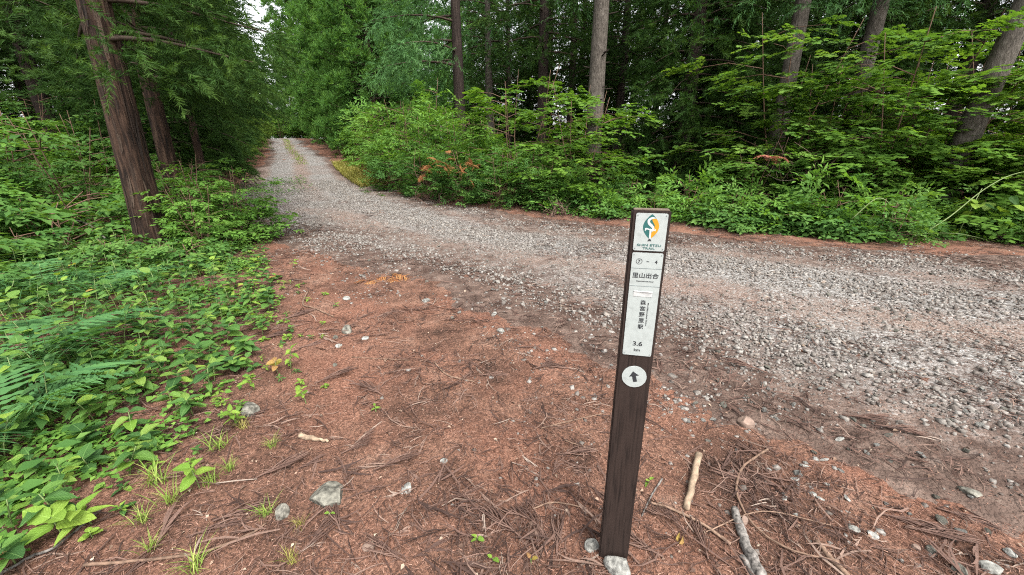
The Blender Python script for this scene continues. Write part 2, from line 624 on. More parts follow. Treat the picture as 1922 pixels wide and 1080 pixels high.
MAT = {
    "ground": ground_mat(),
    "road": road_mat(),
    "stone": piece_mat("gravel_stone", [(0, (.055, .044, .037)), (.3, (.105, .092, .080)), (.55, (.148, .134, .119)), (.8, (.195, .183, .167)), (.9, (.14, .103, .074)), (1, (.27, .26, .243))], noise_scale=90, noise_amt=.25),
    "rock": piece_mat("rough_rock", [(0, (.066, .064, .050)), (.5, (.105, .100, .082)), (1, (.135, .126, .106))], noise_scale=38, noise_amt=.75, bump=1.0, objrandom=True),
    "rock_pink": piece_mat("pinkish_rock", [(0, (.12, .083, .065)), (1, (.15, .105, .082))], noise_scale=30, noise_amt=.35, bump=.6, objrandom=True),
    "rock_pale": piece_mat("pale_rock", [(0, (.13, .128, .115)), (1, (.19, .186, .17))], noise_scale=45, noise_amt=.65, bump=1.0, objrandom=True),
    "twig": piece_mat("dry_twig", [(0, (.024, .013, .010)), (.4, (.058, .032, .024)), (.75, (.098, .058, .044)), (.95, (.14, .094, .072)), (1, (.20, .16, .13))], noise_scale=120, noise_amt=.3, bump=0),
    "stick_pale": piece_mat("peeled_pale_wood", [(0, (.17, .122, .083)), (1, (.19, .14, .096))], noise_scale=30, noise_amt=.45, bump=.4, objrandom=True, stretch=(1, 1, 1)),
    "stick_grey": piece_mat("weathered_grey_wood", [(0, (.085, .076, .068)), (1, (.115, .105, .095))], noise_scale=60, noise_amt=.8, bump=.5, objrandom=True),
    "stick_brown": piece_mat("brown_twig_bark", [(0, (.10, .062, .042)), (1, (.15, .098, .068))], noise_scale=40, noise_amt=.4, bump=.4, objrandom=True),
    "bark_cedar": bark_mat("cedar_bark", [(.36, (.003, .002, .0014)), (.46, (.015, .008, .005)), (.55, (.038, .021, .0135)), (.68, (.076, .049, .033))]),
    "bark_grey": bark_mat("grey_bark", [(.32, (.016, .013, .011)), (.45, (.052, .044, .036)), (.58, (.092, .079, .066)), (.72, (.155, .137, .118))], sc=(30, 30, 9)),
    "bark_dark": bark_mat("dark_bark", [(.3, (.006, .004, .0035)), (.5, (.022, .015, .012)), (.72, (.05, .036, .029))]),
    "bark_strip": piece_mat("loose_bark", [(0, (.008, .005, .0035)), (.5, (.024, .014, .009)), (1, (.055, .037, .026))], bump=0),
    "wood": plain_mat("brown_limb_wood", (.040, .028, .020), .9, .2, .5),
    "stem": plain_mat("green_stem", (.11, .15, .05), .6, .3, .3),
    "stem_red": plain_mat("woody_shrub_stem", (.10, .06, .04), .8, .2, .4),
    "cedar_dark": foliage_mat("cedar_needles_dark", [(0, (.010, .027, .005)), (.5, (.024, .057, .011)), (1, (.066, .118, .022))], .3),
    "cedar_olive": foliage_mat("cedar_needles_olive", [(0, (.026, .055, .009)), (.5, (.066, .12, .018)), (1, (.14, .21, .036))], .32),
    "cedar_bright": foliage_mat("cedar_needles_bright", [(0, (.034, .092, .022)), (.5, (.080, .182, .038)), (1, (.155, .27, .058))], .45, tint=(1.2, 1.15, .6)),
    "larch": foliage_mat("larch_needles", [(0, (.026, .074, .024)), (.5, (.058, .135, .042)), (1, (.105, .20, .066))], .3, tint=(1.1, 1.15, .7)),
    "maple": foliage_mat("maple_leaves", [(0, (.038, .095, .017)), (.5, (.088, .178, .026)), (1, (.15, .25, .036))], .48),
    "maple_bright": foliage_mat("bright_maple_leaves", [(0, (.042, .10, .018)), (.5, (.088, .178, .032)), (1, (.16, .255, .045))], .45),
    "broad": foliage_mat("broad_leaves", [(0, (.030, .085, .022)), (.5, (.065, .145, .032)), (1, (.12, .21, .05))], .42),
    "broad_bright": foliage_mat("bright_broad_leaves", [(0, (.05, .12, .025)), (.5, (.095, .20, .035)), (1, (.17, .29, .055))], .42),
    "herb": foliage_mat("herb_leaf", [(0, (.020, .058, .016)), (.5, (.046, .112, .022)), (.85, (.088, .17, .028)), (1, (.15, .21, .04))], .35, rough=.6, spec=.2, objvar=.9, veins=True),
    "herb_light": foliage_mat("light_herb_leaf", [(0, (.10, .19, .026)), (1, (.19, .28, .045))], .4, objvar=.9, veins=True),
    "herb_yellow": foliage_mat("yellowing_leaf", [(0, (.24, .23, .035)), (.6, (.28, .19, .055)), (1, (.22, .11, .055))], .35, objvar=.9, veins=True),
    "fern": foliage_mat("fern_frond", [(0, (.035, .10, .035)), (1, (.085, .19, .06))], .38),
    "fern_dry": foliage_mat("dry_orange_fern", [(0, (.13, .048, .022)), (.5, (.21, .088, .036)), (1, (.28, .15, .06))], .25, tint=(1.1, 1, .8)),
    "leaf_red": foliage_mat("withered_red_leaves", [(0, (.20, .07, .05)), (1, (.34, .14, .09))], .25, tint=(1.1, 1, .8)),
    "grass": foliage_mat("grass_blades", [(0, (.10, .17, .03)), (.6, (.18, .26, .05)), (1, (.36, .36, .12))], .35),
    "grass_dry": foliage_mat("yellow_grass", [(0, (.12, .15, .026)), (.5, (.22, .21, .05)), (1, (.30, .25, .10))], .35),
    "post": plain_mat("dark_stained_wood", (.0185, .0120, .0098), .75, .15, .6, grain=(120, 120, 7)),
    "post_end": plain_mat("worn_end_grain", (.09, .07, .052), .85, .2, .5),
    "plate": plain_mat("painted_metal_plate", (.245, .268, .258), .45, .4, .13),
    "plate_line": plain_mat("plate_groove", (.10, .12, .12), .6, .3, .1),
    "ink": plain_mat("black_ink", (.018, .02, .022), .5, .3, .1),
    "ink_green": plain_mat("dark_green_ink", (.012, .07, .065), .5, .3, .1),
    "ink_amber": plain_mat("amber_ink", (.33, .16, .008), .5, .3, .1),
    "white": plain_mat("white_paint", (.34, .355, .345), .5, .4, .08),
    "tape": plain_mat("old_white_sticker", (.34, .345, .335), .55, .4, .2),
}

# ------------------------------------------------------------------ ground and road
def axis(lo, hi, near_lo, near_hi, fine, growth=1.16):
    a = list(np.arange(near_lo, near_hi + 1e-6, fine))
    s = fine
    while a[-1] < hi:
        s = min(s * growth, 60)
        a.append(a[-1] + s)
    s = fine
    while a[0] > lo:
        s = min(s * growth, 60)
        a.insert(0, a[0] - s)
    return np.array(a)


def grid_faces(nx, ny):
    i, j = np.meshgrid(np.arange(nx - 1), np.arange(ny - 1), indexing='ij')
    a = i * ny + j
    return np.stack([a, a + ny, a + ny + 1, a + 1], -1).reshape(-1, 4)


gx, gy = axis(-600, 600, -4.0, 4.0, .055, 1.08), axis(-300, 900, .7, 4.6, .055, 1.07)
X, Y = np.meshgrid(gx, gy, indexing='ij')
Z = height(X, Y)
fine = np.exp(-(np.maximum(np.abs(X) - 5, 0) + np.maximum(np.abs(Y - 3) - 3, 0)))
Z = Z + (fbm(X * 9, Y * 9, 21, 3) - .45) * .022 * fine
_px, _py = ground_at(1150, 1045)
Z = Z + .016 * np.exp(-((X - _px) ** 2 + (Y - _py) ** 2) / .012)   # soil heaped round the post
GROUND_Z = (gx, gy, Z)


def HG(x, y):
    """height of the ground sheet itself (bilinear), for things that lie on it"""
    x, y = np.asarray(x, float), np.asarray(y, float)
    i = np.clip(np.searchsorted(gx, x) - 1, 0, len(gx) - 2)
    j = np.clip(np.searchsorted(gy, y) - 1, 0, len(gy) - 2)
    fx, fy = (x - gx[i]) / (gx[i + 1] - gx[i]), (y - gy[j]) / (gy[j + 1] - gy[j])
    return (Z[i, j] * (1 - fx) + Z[i + 1, j] * fx) * (1 - fy) + (Z[i, j + 1] * (1 - fx) + Z[i + 1, j + 1] * fx) * fy


obj("ground", make_mesh("ground", np.stack([X, Y, Z], -1).reshape(-1, 3), [grid_faces(len(gx), len(gy))], MAT["ground"], smooth=True), kind="structure")

# gravel road: its own sheet that sinks under the litter along a ragged edge
rs = np.concatenate([np.arange(0, 26, .10), np.arange(26, RS[-1], .4)])
rd = np.linspace(-6.6, 6.0, 160)
k = np.interp(rs, RS, np.arange(len(RS)))
cx, cy = np.interp(k, np.arange(len(RS)), RP[:, 0]), np.interp(k, np.arange(len(RS)), RP[:, 1])
tx, ty = np.interp(k, np.arange(len(RS)), RD[:, 0]), np.interp(k, np.arange(len(RS)), RD[:, 1])
RX, RY = cx[:, None] + ty[:, None] * rd[None], cy[:, None] - tx[:, None] * rd[None]
mask, S_, D_ = road_mask(RX, RY)
b_ = bands(np.repeat(rs, len(rd)), np.tile(rd, len(rs)), RY.ravel())
lift = np.clip(mask * .06, -.05, .016)
RZ = HG(RX.ravel(), RY.ravel()) + lift - .012 * b_ * (mask > .3) + (fbm(RX.ravel() * 6, RY.ravel() * 6, 77, 3) - .45) * .012
ROADZ = (rs, rd, RZ.reshape(RX.shape))
Q = grid_faces(len(rs), len(rd))
keep = (mask[Q] > -.9).any(axis=1)
obj("gravel_road", make_mesh("gravel_road", np.stack([RX.ravel(), RY.ravel(), RZ], -1), [Q[keep]], MAT["road"], b_, smooth=True, uv=np.stack([mask * np.clip(1 + (RY.ravel() - 8) * .35, 1, 4)] * 2, -1)), kind="structure")


def HS(x, y):
    """top surface under a small thing: road where there is road, else ground"""
    x, y = np.ravel(np.asarray(x, float)), np.ravel(np.asarray(y, float))
    m, S, D = road_mask(x, y)
    g = HG(x, y)
    return np.where(m > 0, g + np.clip(m * .06, 0, .016), g)


def hs(x, y):
    return float(HS([x], [y])[0])


# ------------------------------------------------------------------ leaf and needle prototypes
def leaf_low(L=1.0, W=.5, fold=.12, droop=.12):
    V = np.array([(0, 0, 0), (.42 * L, W / 2, fold * W), (L, 0, -droop * L), (.42 * L, -W / 2, fold * W), (.45 * L, 0, 0)])
    return V, np.array([(0, 4, 1), (4, 2, 1), (0, 3, 4), (4, 3, 2)]), np.zeros((0, 4), int)


def leaf_maple(s=1.0):
    ang = np.radians([150, 105, 85, 55, 35, 0, -35, -55, -85, -105, -150])
    rad = np.array([.42, .35, .74, .42, .9, 1.0, .9, .42, .74, .35, .42])
    rad[5] = 1.0
    pts = []
    for a, r in zip(ang, rad):
        pts.append((.18 + r * math.cos(a) * .62, r * math.sin(a) * .62, -.10 * r * r))
    # notches between middle lobe and its neighbours
    V = np.array([(0.18, 0, .03)] + pts) * s
    T = np.array([(0, k + 1, k) for k in range(1, len(pts))])
    return V, T, np.zeros((0, 4), int)


def ribbon(P, W, side):
    """tapered ribbon along P (n,3) widths W, constant side vector; last point is a tip"""
    n = len(P)
    V, Q = [], []
    for i in range(n - 1):
        V += [P[i] - side * W[i], P[i] + side * W[i]]
    V.append(P[-1])
    for i in range(n - 2):
        Q.append((2 * i, 2 * i + 1, 2 * i + 3, 2 * i + 2))
    T = [(2 * (n - 2), 2 * (n - 2) + 1, 2 * (n - 1))]
    return np.array(V), np.array(T), np.array(Q).reshape(-1, 4)


def needle_tuft(n, L, w, spread, bend):
    """a spray of rope-like conifer shoots about +X; bend >0 turns tips up, <0 lets them hang"""
    b = Bag()
    for k in range(n):
        th, ph = spread * math.sqrt(rng.random()), rng.random() * 2 * math.pi
        d = np.array([math.cos(th), math.sin(th) * math.cos(ph), math.sin(th) * math.sin(ph) * .8])
        l = L * rng.uniform(.55, 1.1)
        o = np.array([rng.uniform(0, .45) * L, 0, 0]) * (k > 1)
        t = np.linspace(0, 1, 4)[:, None]
        P = o + d * l * t + np.array([0, 0, bend]) * l * t ** 2
        sv = unit(np.cross(d, rng.normal(size=3)))
        V, T, Q = ribbon(P, np.array([.5, 1, .8]) * w, sv)
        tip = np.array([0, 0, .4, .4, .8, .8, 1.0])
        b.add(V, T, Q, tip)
    V, T, Q, R = b.arrays()
    return V, T, Q, R


def needle_plume(n, L, w, side, bend):
    """a branchlet about +X feathered with short shoots all round it, sagging along its length"""
    b = Bag()
    for k in range(n):
        f = (k + rng.random()) / n
        o = np.array([f * L, 0, bend * L * f * f])
        ph = rng.random() * 2 * math.pi
        out = np.array([0, math.cos(ph), math.sin(ph) * .7])
        d = unit(np.array([1.0, 0, 2 * bend * f]) * rng.uniform(.7, 1.3) + out * rng.uniform(.7, 1.6))
        l = side * rng.uniform(.7, 1.2) * (1.15 - .6 * f)
        t = np.linspace(0, 1, 3)[:, None]
        P = o + d * l * t + np.array([0, 0, bend * .8]) * l * t ** 2
        V, T, Q = ribbon(P, np.array([.7, 1.0]) * w, unit(np.cross(d, rng.normal(size=3))))
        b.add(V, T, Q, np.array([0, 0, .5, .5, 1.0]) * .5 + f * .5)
    V, T, Q, R = b.arrays()
    return V, T, Q, R


def needle_brush(n, L, w, side, bend):
    """a branchlet about +X bristling with short pointed shoots, sagging along its length"""
    b = Bag()
    for k in range(n):
        f = (k + rng.random()) / n
        o = np.array([f * L, 0, bend * L * f * f])
        ph = rng.random() * 2 * math.pi
        d = unit(np.array([1.0, 0, 2 * bend * f]) * rng.uniform(.8, 1.5) + np.array([0, math.cos(ph), math.sin(ph) * .8]) * rng.uniform(.6, 1.5))
        l = side * rng.uniform(.7, 1.25) * (1.2 - .6 * f)
        sv = unit(np.cross(d, rng.normal(size=3))) * w
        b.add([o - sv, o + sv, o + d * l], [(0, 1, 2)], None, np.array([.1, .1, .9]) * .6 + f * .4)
    V, T, Q, R = b.arrays()
    return V, T, Q, R


def twig_spray(n, L, leaf, size, flat=.25, side_twigs=2):
    """leafy twig about +X: leaves in two ranks on a main twig and short side twigs"""
    b = Bag()
    axes = [(np.zeros(3), np.array([1.0, 0, -.06]), L)]
    for k in range(side_twigs):
        s = 1 if k % 2 else -1
        axes.append((np.array([L * rng.uniform(.15, .55), 0, 0]), unit(np.array([1, s * rng.uniform(.6, 1.1), rng.normal() * flat * .4])), L * rng.uniform(.45, .7)))
    for o, d, l in axes:
        m = max(3, int(n * l / L))
        for i in range(m):
            t = (i + .7) / m
            s = 1 if i % 2 else -1
            p = o + d * l * t + np.array([0, 0, -.12 * l * t * t])
            side = np.array([-d[1], d[0], 0]) * s
            a = unit(d * (.5 + t) + side * (1.1 - .5 * t) + np.array([0, 0, rng.normal() * flat]))
            up = unit(np.array([rng.normal() * flat, rng.normal() * flat, 1]))
            b.scatter(leaf, frames(a[None], up[None], scale=[size * rng.uniform(.7, 1.15)]), p[None], np.array([rng.random()]))
    V, T, Q, R = b.arrays()
    return V, T, Q, R


LEAF = leaf_low(1, .55)
LEAF_NARROW = leaf_low(1, .34)
MAPLE = leaf_maple()
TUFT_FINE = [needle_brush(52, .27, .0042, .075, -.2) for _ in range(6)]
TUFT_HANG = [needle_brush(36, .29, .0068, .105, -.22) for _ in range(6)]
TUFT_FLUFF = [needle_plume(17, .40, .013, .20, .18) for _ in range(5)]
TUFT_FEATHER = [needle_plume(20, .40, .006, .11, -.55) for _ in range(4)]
SPRAY_MAPLE = [twig_spray(9, .42, MAPLE, .105, .22, 3) for _ in range(5)]
SPRAY_BROAD = [twig_spray(7, .36, LEAF, .13, .35, 2) for _ in range(5)]
SPRAY_SMALL = [twig_spray(9, .30, LEAF, .075, .35, 3) for _ in range(5)]
SPRAY_LONG = [twig_spray(8, .42, LEAF_NARROW, .15, .4, 2) for _ in range(5)]


# ------------------------------------------------------------------ trees
def trunk_mesh(name, hgt, r0, mat, lean=(0, 0), sides=26, rings=46, flare=.45, ridge=.10, seed=0, taper=.75):
    z = np.concatenate([np.linspace(-.3, 2.5, rings // 2), np.linspace(2.8, hgt, rings - rings // 2)])
    t = np.clip(z / hgt, 0, 1)
    th = np.linspace(0, 2 * math.pi, sides, endpoint=False)
    r = r0 * (1 - taper * t) * (1 + flare * np.exp(-np.maximum(z, 0) / .35))
    TH, ZZ = np.meshgrid(th, z)
    n = vnoise(np.cos(TH) * 3.1 + 7 + ZZ * .12, np.sin(TH) * 3.1 + 7 + seed, seed) * .6 + vnoise(TH * 6 + seed, ZZ * 1.1, seed + 3) * .4
    R = r[:, None] * (1 + ridge * (n - .5) * 2)
    cxl = lean[0] * z + .06 * np.sin(z * .5 + seed) * t
    cyl = lean[1] * z + .06 * np.cos(z * .4 + seed) * t
    V = np.stack([cxl[:, None] + R * np.cos(TH), cyl[:, None] + R * np.sin(TH), ZZ], -1).reshape(-1, 3)
    nr = len(z)
    i, j = np.meshgrid(np.arange(nr - 1), np.arange(sides), indexing='ij')
    Qf = np.stack([i * sides + j, i * sides + (j + 1) % sides, (i + 1) * sides + (j + 1) % sides, (i + 1) * sides + j], -1).reshape(-1, 4)
    return make_mesh(name, V, [Qf], mat, smooth=True)


def crown_meshes(name, hgt, hb, R, nb, tufts, mat, per_m=26, az=(0, 2 * math.pi), droop=.35, lift=.0, tipup=.0, spread=.30, tscale=(.8, 1.25), power=.8, lowfill=1.0, hang=.0, wood="wood", top_r=.12):
    """conifer crown: limbs from the trunk axis with needle sprays along their outer part"""
    leaf, wood_bag = Bag(), Bag()
    acc = [[] for _ in tufts]
    for k in range(nb):
        u = (k + rng.random()) / nb
        z = hb + (hgt - hb) * u ** lowfill
        f = (z - hb) / (hgt - hb)
        L = (R * (1 - f) ** power + R * top_r) * rng.uniform(.75, 1.12)
        a = az[0] + (az[1] - az[0]) * ((k * .618034 + rng.random() * .12) % 1)
        d = np.array([math.cos(a), math.sin(a), 0])
        sd_ = np.array([-d[1], d[0], 0])
        t = np.linspace(0, 1, 6)[:, None]
        P = np.array([0, 0, z]) + d * L * t + np.array([0, 0, 1]) * (lift * L * t - droop * L * t ** 2 + tipup * L * t ** 4)
        tube(wood_bag, P, np.linspace(.012 + .012 * L, .004, 6), 4, .5, cap=False)
        n = max(6, int(per_m * L))
        tt = .14 + .88 * rng.random(n) ** .75
        lat = rng.normal(size=n) * spread * L * (1.12 - tt) ** .6
        pos = np.array([0, 0, z]) + d * (L * tt)[:, None] + sd_ * lat[:, None] + np.array([0, 0, 1]) * (lift * L * tt - droop * L * tt ** 2 + tipup * L * tt ** 4)[:, None]
        pos[:, 2] += -np.abs(lat) * .35 + rng.normal(size=n) * .06 * L - hang * rng.random(n)
        ax = d * 1.0 + sd_ * (np.sign(lat) * rng.uniform(.2, 1.0, n))[:, None] + rng.normal(size=(n, 3)) * .55
        ax[:, 2] += tipup * 1.0 - droop * .8 * tt
        which = rng.integers(0, len(tufts), n)
        for q in range(len(tufts)):
            m = which == q
            if m.any():
                acc[q].append((pos[m], ax[m]))
    for q, tf in enumerate(tufts):
        if acc[q]:
            P = np.concatenate([x[0] for x in acc[q]])
            A = np.concatenate([x[1] for x in acc[q]])
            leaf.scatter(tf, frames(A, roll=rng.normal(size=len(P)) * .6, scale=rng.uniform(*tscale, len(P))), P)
    return leaf.mesh(name, mat), wood_bag.mesh(name + "_limbs", MAT[wood])


def place_tree(name, x, y, label, group, trunk, crown, limbs, rotz=0, scale=1, zs=None):
    t = thing(name, label, "tree", (x, y, H1(x, y) - .02), rotz, scale if zs is None else (scale, scale, zs), group)
    if trunk is not None:
        obj("trunk", trunk, t)
    if limbs is not None:
        obj("limbs", limbs, t, kind="stuff")
    if crown is not None:
        obj("crown", crown, t, kind="stuff")
    return t


PI2 = 2 * math.pi
# near cedars at the left of the road
trA = trunk_mesh("trunk_cedar_large", 15, .19, MAT["bark_cedar"], (.05, .0), 56, 90, .25, .16, 3, .7)
crA, liA = crown_meshes("crown_cedar_large", 15, 2.9, 1.95, 50, TUFT_FINE, MAT["cedar_dark"], 50, (-.45, 2.6), .34, .10, .10, .45, (.9, 1.5), .55, 1.5, .25)
tree = place_tree("cedar_tree", -5.53, 6.05, "thick red-brown cedar trunk rising from the shrubs beside the track", None, trA, crA, liA)
# loose fibrous strips of bark on that trunk
bb = Bag()
for k in range(150):
    th, zb, ln, wd = rng.random() * PI2, rng.uniform(.1, 5.2), rng.uniform(.2, .9), rng.uniform(.005, .014)
    tz = np.linspace(0, 1, 6)
    zz_ = zb + ln * tz
    rad_ = .19 * (1 - .7 * zz_ / 15) * (1 + .22 * np.exp(-zz_ / .35)) * 1.045 + .012 * (2 * tz - 1) ** 4
    tw = th + rng.normal() * .12 * tz
    P = np.stack([.05 * zz_ + rad_ * np.cos(tw), rad_ * np.sin(tw), zz_], -1)
    V, T, Qd = ribbon(P, np.array([.5, 1, 1, 1, .8]) * wd, np.array([-math.sin(th), math.cos(th), 0]))
    bb.add(V, T, Qd, rng.random())
obj("bark_strips", bb.mesh("bark_strips", MAT["bark_strip"]), tree, kind="stuff")
# bare dead branches of that trunk
for nm, pts, r in (("dead_branch", [(-.2, -.05, 4.3), (-.8, -.2, 4.05), (-1.5, -.5, 4.0), (-2.3, -.8, 4.2)], .022),
                   ("dead_branch", [(.15, -.24, 4.6), (.28, -.5, 4.0), (.33, -.62, 3.4), (.42, -.68, 3.15)], .014),
                   ("dead_branch", [(-.1, -.1, 3.7), (-.9, -.35, 3.55), (-1.7, -.7, 3.75)], .014)):
    bb = Bag()
    P = catmull(np.array(pts, float), 6)
    tube(bb, P, np.linspace(r, r * .35, len(P)), 6)
    obj(nm, bb.mesh(nm, MAT["stick_grey"]), tree)

trB = trunk_mesh("trunk_cedar", 15, .155, MAT["bark_cedar"], (.02, .01), 30, 56, .35, .12, 8)
trB2 = trunk_mesh("trunk_cedar_slim", 14, .19, MAT["bark_cedar"], (0, .0), 22, 44, .3, .1, 12)
crB, liB = crown_meshes("crown_cedar_hanging", 15, 1.5, 2.05, 84, TUFT_HANG, MAT["cedar_dark"], 30, (0, PI2), .45, .12, .05, .32, (1.0, 1.6), .6, 1.5, .25)
crC, liC = crown_meshes("crown_cedar_olive", 14.5, 1.3, 2.0, 100, TUFT_HANG, MAT["cedar_olive"], 26, (0, PI2), .38, .12, .12, .32, (1.1, 1.7), .75, 1.25, .15)
lab = "cedar with hanging dark sprays in the row behind the thick red-brown trunk"
grp = "cedars lining the shrub side of the track"
place_tree("larch_tree", -8.7, 11.7, "slim pale trunk leaning past the cedars' hanging sprays", grp, trB2, None, None, .4, .55)
place_tree("cedar_tree", -7.35, 8.9, "cedar trunk standing close behind the thick red-brown trunk", grp, trB, crA, liA, .5)
place_tree("cedar_tree", -10.4, 12.8, lab, grp, trB, crB, liB, 1.0, .95)
place_tree("cedar_tree", -12.5, 15.8, lab, grp, trB2, crB, liB, 2.3, 1.0)
lab = "olive-green conical cedar overhanging the far stretch of track"
place_tree("cedar_tree", -13.9, 18.9, lab, grp, trB2, crC, liC, .3, .97)
place_tree("cedar_tree", -15.9, 23.0, lab, grp, trB2, crC, liC, 2.0, 1.0)
place_tree("cedar_tree", -18.2, 28.2, lab, grp, trB2, crC, liC, 4.0, .92)
place_tree("cedar_tree", -21.6, 34.5, lab, grp, trB2, crC, liC, 5.2, .9)
place_tree("cedar_tree", -25.5, 40.0, lab, grp, trB2, crC, liC, 1.2, .95)

# trunks deep in the wood on the left
trD = trunk_mesh("trunk_dark", 16, .24, MAT["bark_dark"], (0, 0), 18, 34, .3, .12, 21)
crD, liD = crown_meshes("crown_cedar_high", 16, 4.6, 2.5, 56, TUFT_HANG, MAT["cedar_dark"], 18, (0, PI2), .4, .15, .05, .34, (1.1, 1.8), .6, 1.2, .2)
lab = "dark cedar trunk deep in the wood beyond the thick red-brown trunk"
for x, y, r in ((-12.6, 9.6, 0), (-14.5, 13.5, 1), (-13.8, 18.5, 2.2), (-19, 15.5, 3), (-17.5, 21.5, 4.2), (-23, 21, 5), (-22, 29, 1.5), (-29, 27, 2.5), (-29, 36, .7)):
    place_tree("cedar_tree", x, y, lab, "dark trunks deep in the wood", trD, crD, liD, r, rng.uniform(.9, 1.1))

# bright wall of cedars beyond the crest
trE = trunk_mesh("trunk_cedar_far", 17, .24, MAT["bark_cedar"], (0, 0), 14, 24, .3, .1, 31)


def clump_crown(name, hgt, hb, R, nb, mat, per=16):
    """dense young cedar: rounded plumes of shoots at the ends of upswept limbs"""
    leaf, wb = Bag(), Bag()
    acc = [[] for _ in TUFT_FLUFF]
    for k in range(nb):
        u = (k + rng.random()) / nb
        z = hb + (hgt - hb) * u ** 1.15
        f = (z - hb) / (hgt - hb)
        L = (R * (1 - f) ** .75 + .2) * rng.uniform(.72, 1.1)
        a = (k * .618034 + rng.random() * .1) % 1 * PI2
        d = np.array([math.cos(a), math.sin(a), 0])
        tip = np.array([0, 0, z]) + d * L + np.array([0, 0, rng.uniform(-.1, .35)])
        tube(wb, np.array([(0, 0, z - .2), tip * .5 + np.array([0, 0, z - .3]) * .5, tip]), [.03, .02, .006], 4, .5, cap=False)
        for c in range(2):
            cc = tip if c == 0 else tip - d * min(.7, L * .4) + rng.normal(size=3) * .3
            q = unit(rng.normal(size=(per, 3)) * .75 + d * .55 + np.array([0, 0, .55]))
            w = rng.integers(0, len(TUFT_FLUFF), per)
            for j in range(per):
                acc[w[j]].append((cc + q[j] * .12, q[j]))
    for j, tf in enumerate(TUFT_FLUFF):
        P, A = np.array([x[0] for x in acc[j]]), np.array([x[1] for x in acc[j]])
        leaf.scatter(tf, frames(A, roll=rng.normal(size=len(P)) * .6, scale=rng.uniform(.95, 1.5, len(P))), P)
    return leaf.mesh(name, mat), wb.mesh(name + "_limbs", MAT["wood"])


crE, liE = clump_crown("crown_cedar_bright", 18, .5, 3.3, 230, MAT["cedar_bright"])
crF, liF = crE, liE
lab = "bright green fluffy cedar in the tall wall beyond the bend of the track"
for k, (x, y, r) in enumerate(((-24.2, 50.5, 0), (-19.4, 46.0, 1.2), (-13.6, 41.0, 2.4), (-9.9, 37.5, 3.1), (-14.4, 37.0, 4.4), (-10.6, 32.3, 5.3), (-7.6, 33.0, .6), (-8.8, 27.8, 2.2), (-26.5, 62.0, 3.3), (-3.4, 36.5, 4.0))):
    place_tree("cedar_tree", x, y, lab, "bright cedars beyond the bend", trE, (crE, crF)[k % 2], (liE, liF)[k % 2], r, rng.uniform(.9, 1.1))

for x, y, r, sc in ((-33.8, 58.0, .4, .68), (-30.5, 60.5, 2.0, .72), (-37.5, 62, 3.7, .7)):
    place_tree("cedar_tree", x, y, "bright cedar showing far down the gap above the crest", "bright cedars in the gap", trE, crE, liE, r, sc)

# right-hand wood: tall trunks above the maples
trG = trunk_mesh("trunk_grey", 17, .27, MAT["bark_grey"], (.0, .0), 26, 50, .3, .07, 41)
trG2 = trunk_mesh("trunk_grey_leaning", 16, .25, MAT["bark_grey"], (.10, .0), 26, 50, .3, .07, 44)
crG, liG = crown_meshes("crown_high_thin", 17, 6.0, 3.0, 50, TUFT_FEATHER, MAT["larch"], 9, (0, PI2), .25, .12, .0, .32, (1.0, 1.6), .6, 1.2, .2)
grp = "trunks standing in the wood behind the maples"
tree = place_tree("larch_tree", 2.47, 12.9, "stout grey trunk with branch scars rising straight behind the maples", grp, trG, crG, liG)
for k in range(11):
    bb = Bag()
    a, z = rng.uniform(2.6, 6.6), rng.uniform(1.8, 5.2)
    d = np.array([math.cos(a), math.sin(a), rng.uniform(-.1, .3)])
    l = rng.uniform(.33, .55)
    tube(bb, np.array([d * .15, d * l * .7, d * l]) + np.array([0, 0, z]), [.022, .016, .010], 6)
    obj("branch_stub", bb.mesh("branch_stub", MAT["bark_dark"]), tree)
place_tree("larch_tree", -1.05, 20.5, "slim pale trunk between dark trunks behind the upright sapling", grp, trG, crG, liG, 1.5, .78)
place_tree("larch_tree", 7.19, 11.6, "grey trunk behind maples, next to the dense dark cedar", grp, trG, crG, liG, 2.1, .85)
place_tree("larch_tree", 8.94, 11.4, "grey trunk rising beside a forked pale maple stem", grp, trG, crG, liG, 3.4, .82)
place_tree("larch_tree", 9.1, 8.7, "leaning stout grey trunk among the maples above the trailing vine", grp, trG2, crG, liG, 0, .9)
crH, liH = crown_meshes("crown_drooping_larch", 16, 4.0, 3.3, 34, TUFT_FEATHER, MAT["larch"], 28, (1.7, 4.4), .30, .16, .02, .20, (1.0, 1.7), .5, 1.25, .35)
place_tree("larch_tree", -2.1, 17.6, "dark trunk with pale drooping feathery branches over the bright shrubs", None, trD, crH, liH, 0)
lab = "dark straight trunk in the shade behind the stout grey trunk"
for x, y, r, s in ((1.25, 17.8, 0, 1), (2.9, 21.5, 1, .9), (-.2, 25, 2, .8), (4.6, 18.6, 3, .8), (5.6, 23, 4, .8), (6.6, 20, 5, .75), (4.2, 27, .5, .9), (9.5, 22, 2, .9), (12.5, 18, 4.4, .9), (14.2, 14.0, 2.7, 1), (15.4, 15.2, 5.1, 1),
                   (1.2, 31, 3, .9), (8, 29, 1.2, 1), (13.5, 26, 3.9, 1), (19, 21, .2, 1), (21, 14, 1.9, 1), (19, 29, 2.6, 1), (26, 22, 4.7, 1), (18, 9.5, 3.1, 1), (25, 12, .9, 1)):
    place_tree("cedar_tree", x, y, lab, grp, trD, crD, liD, r, s)
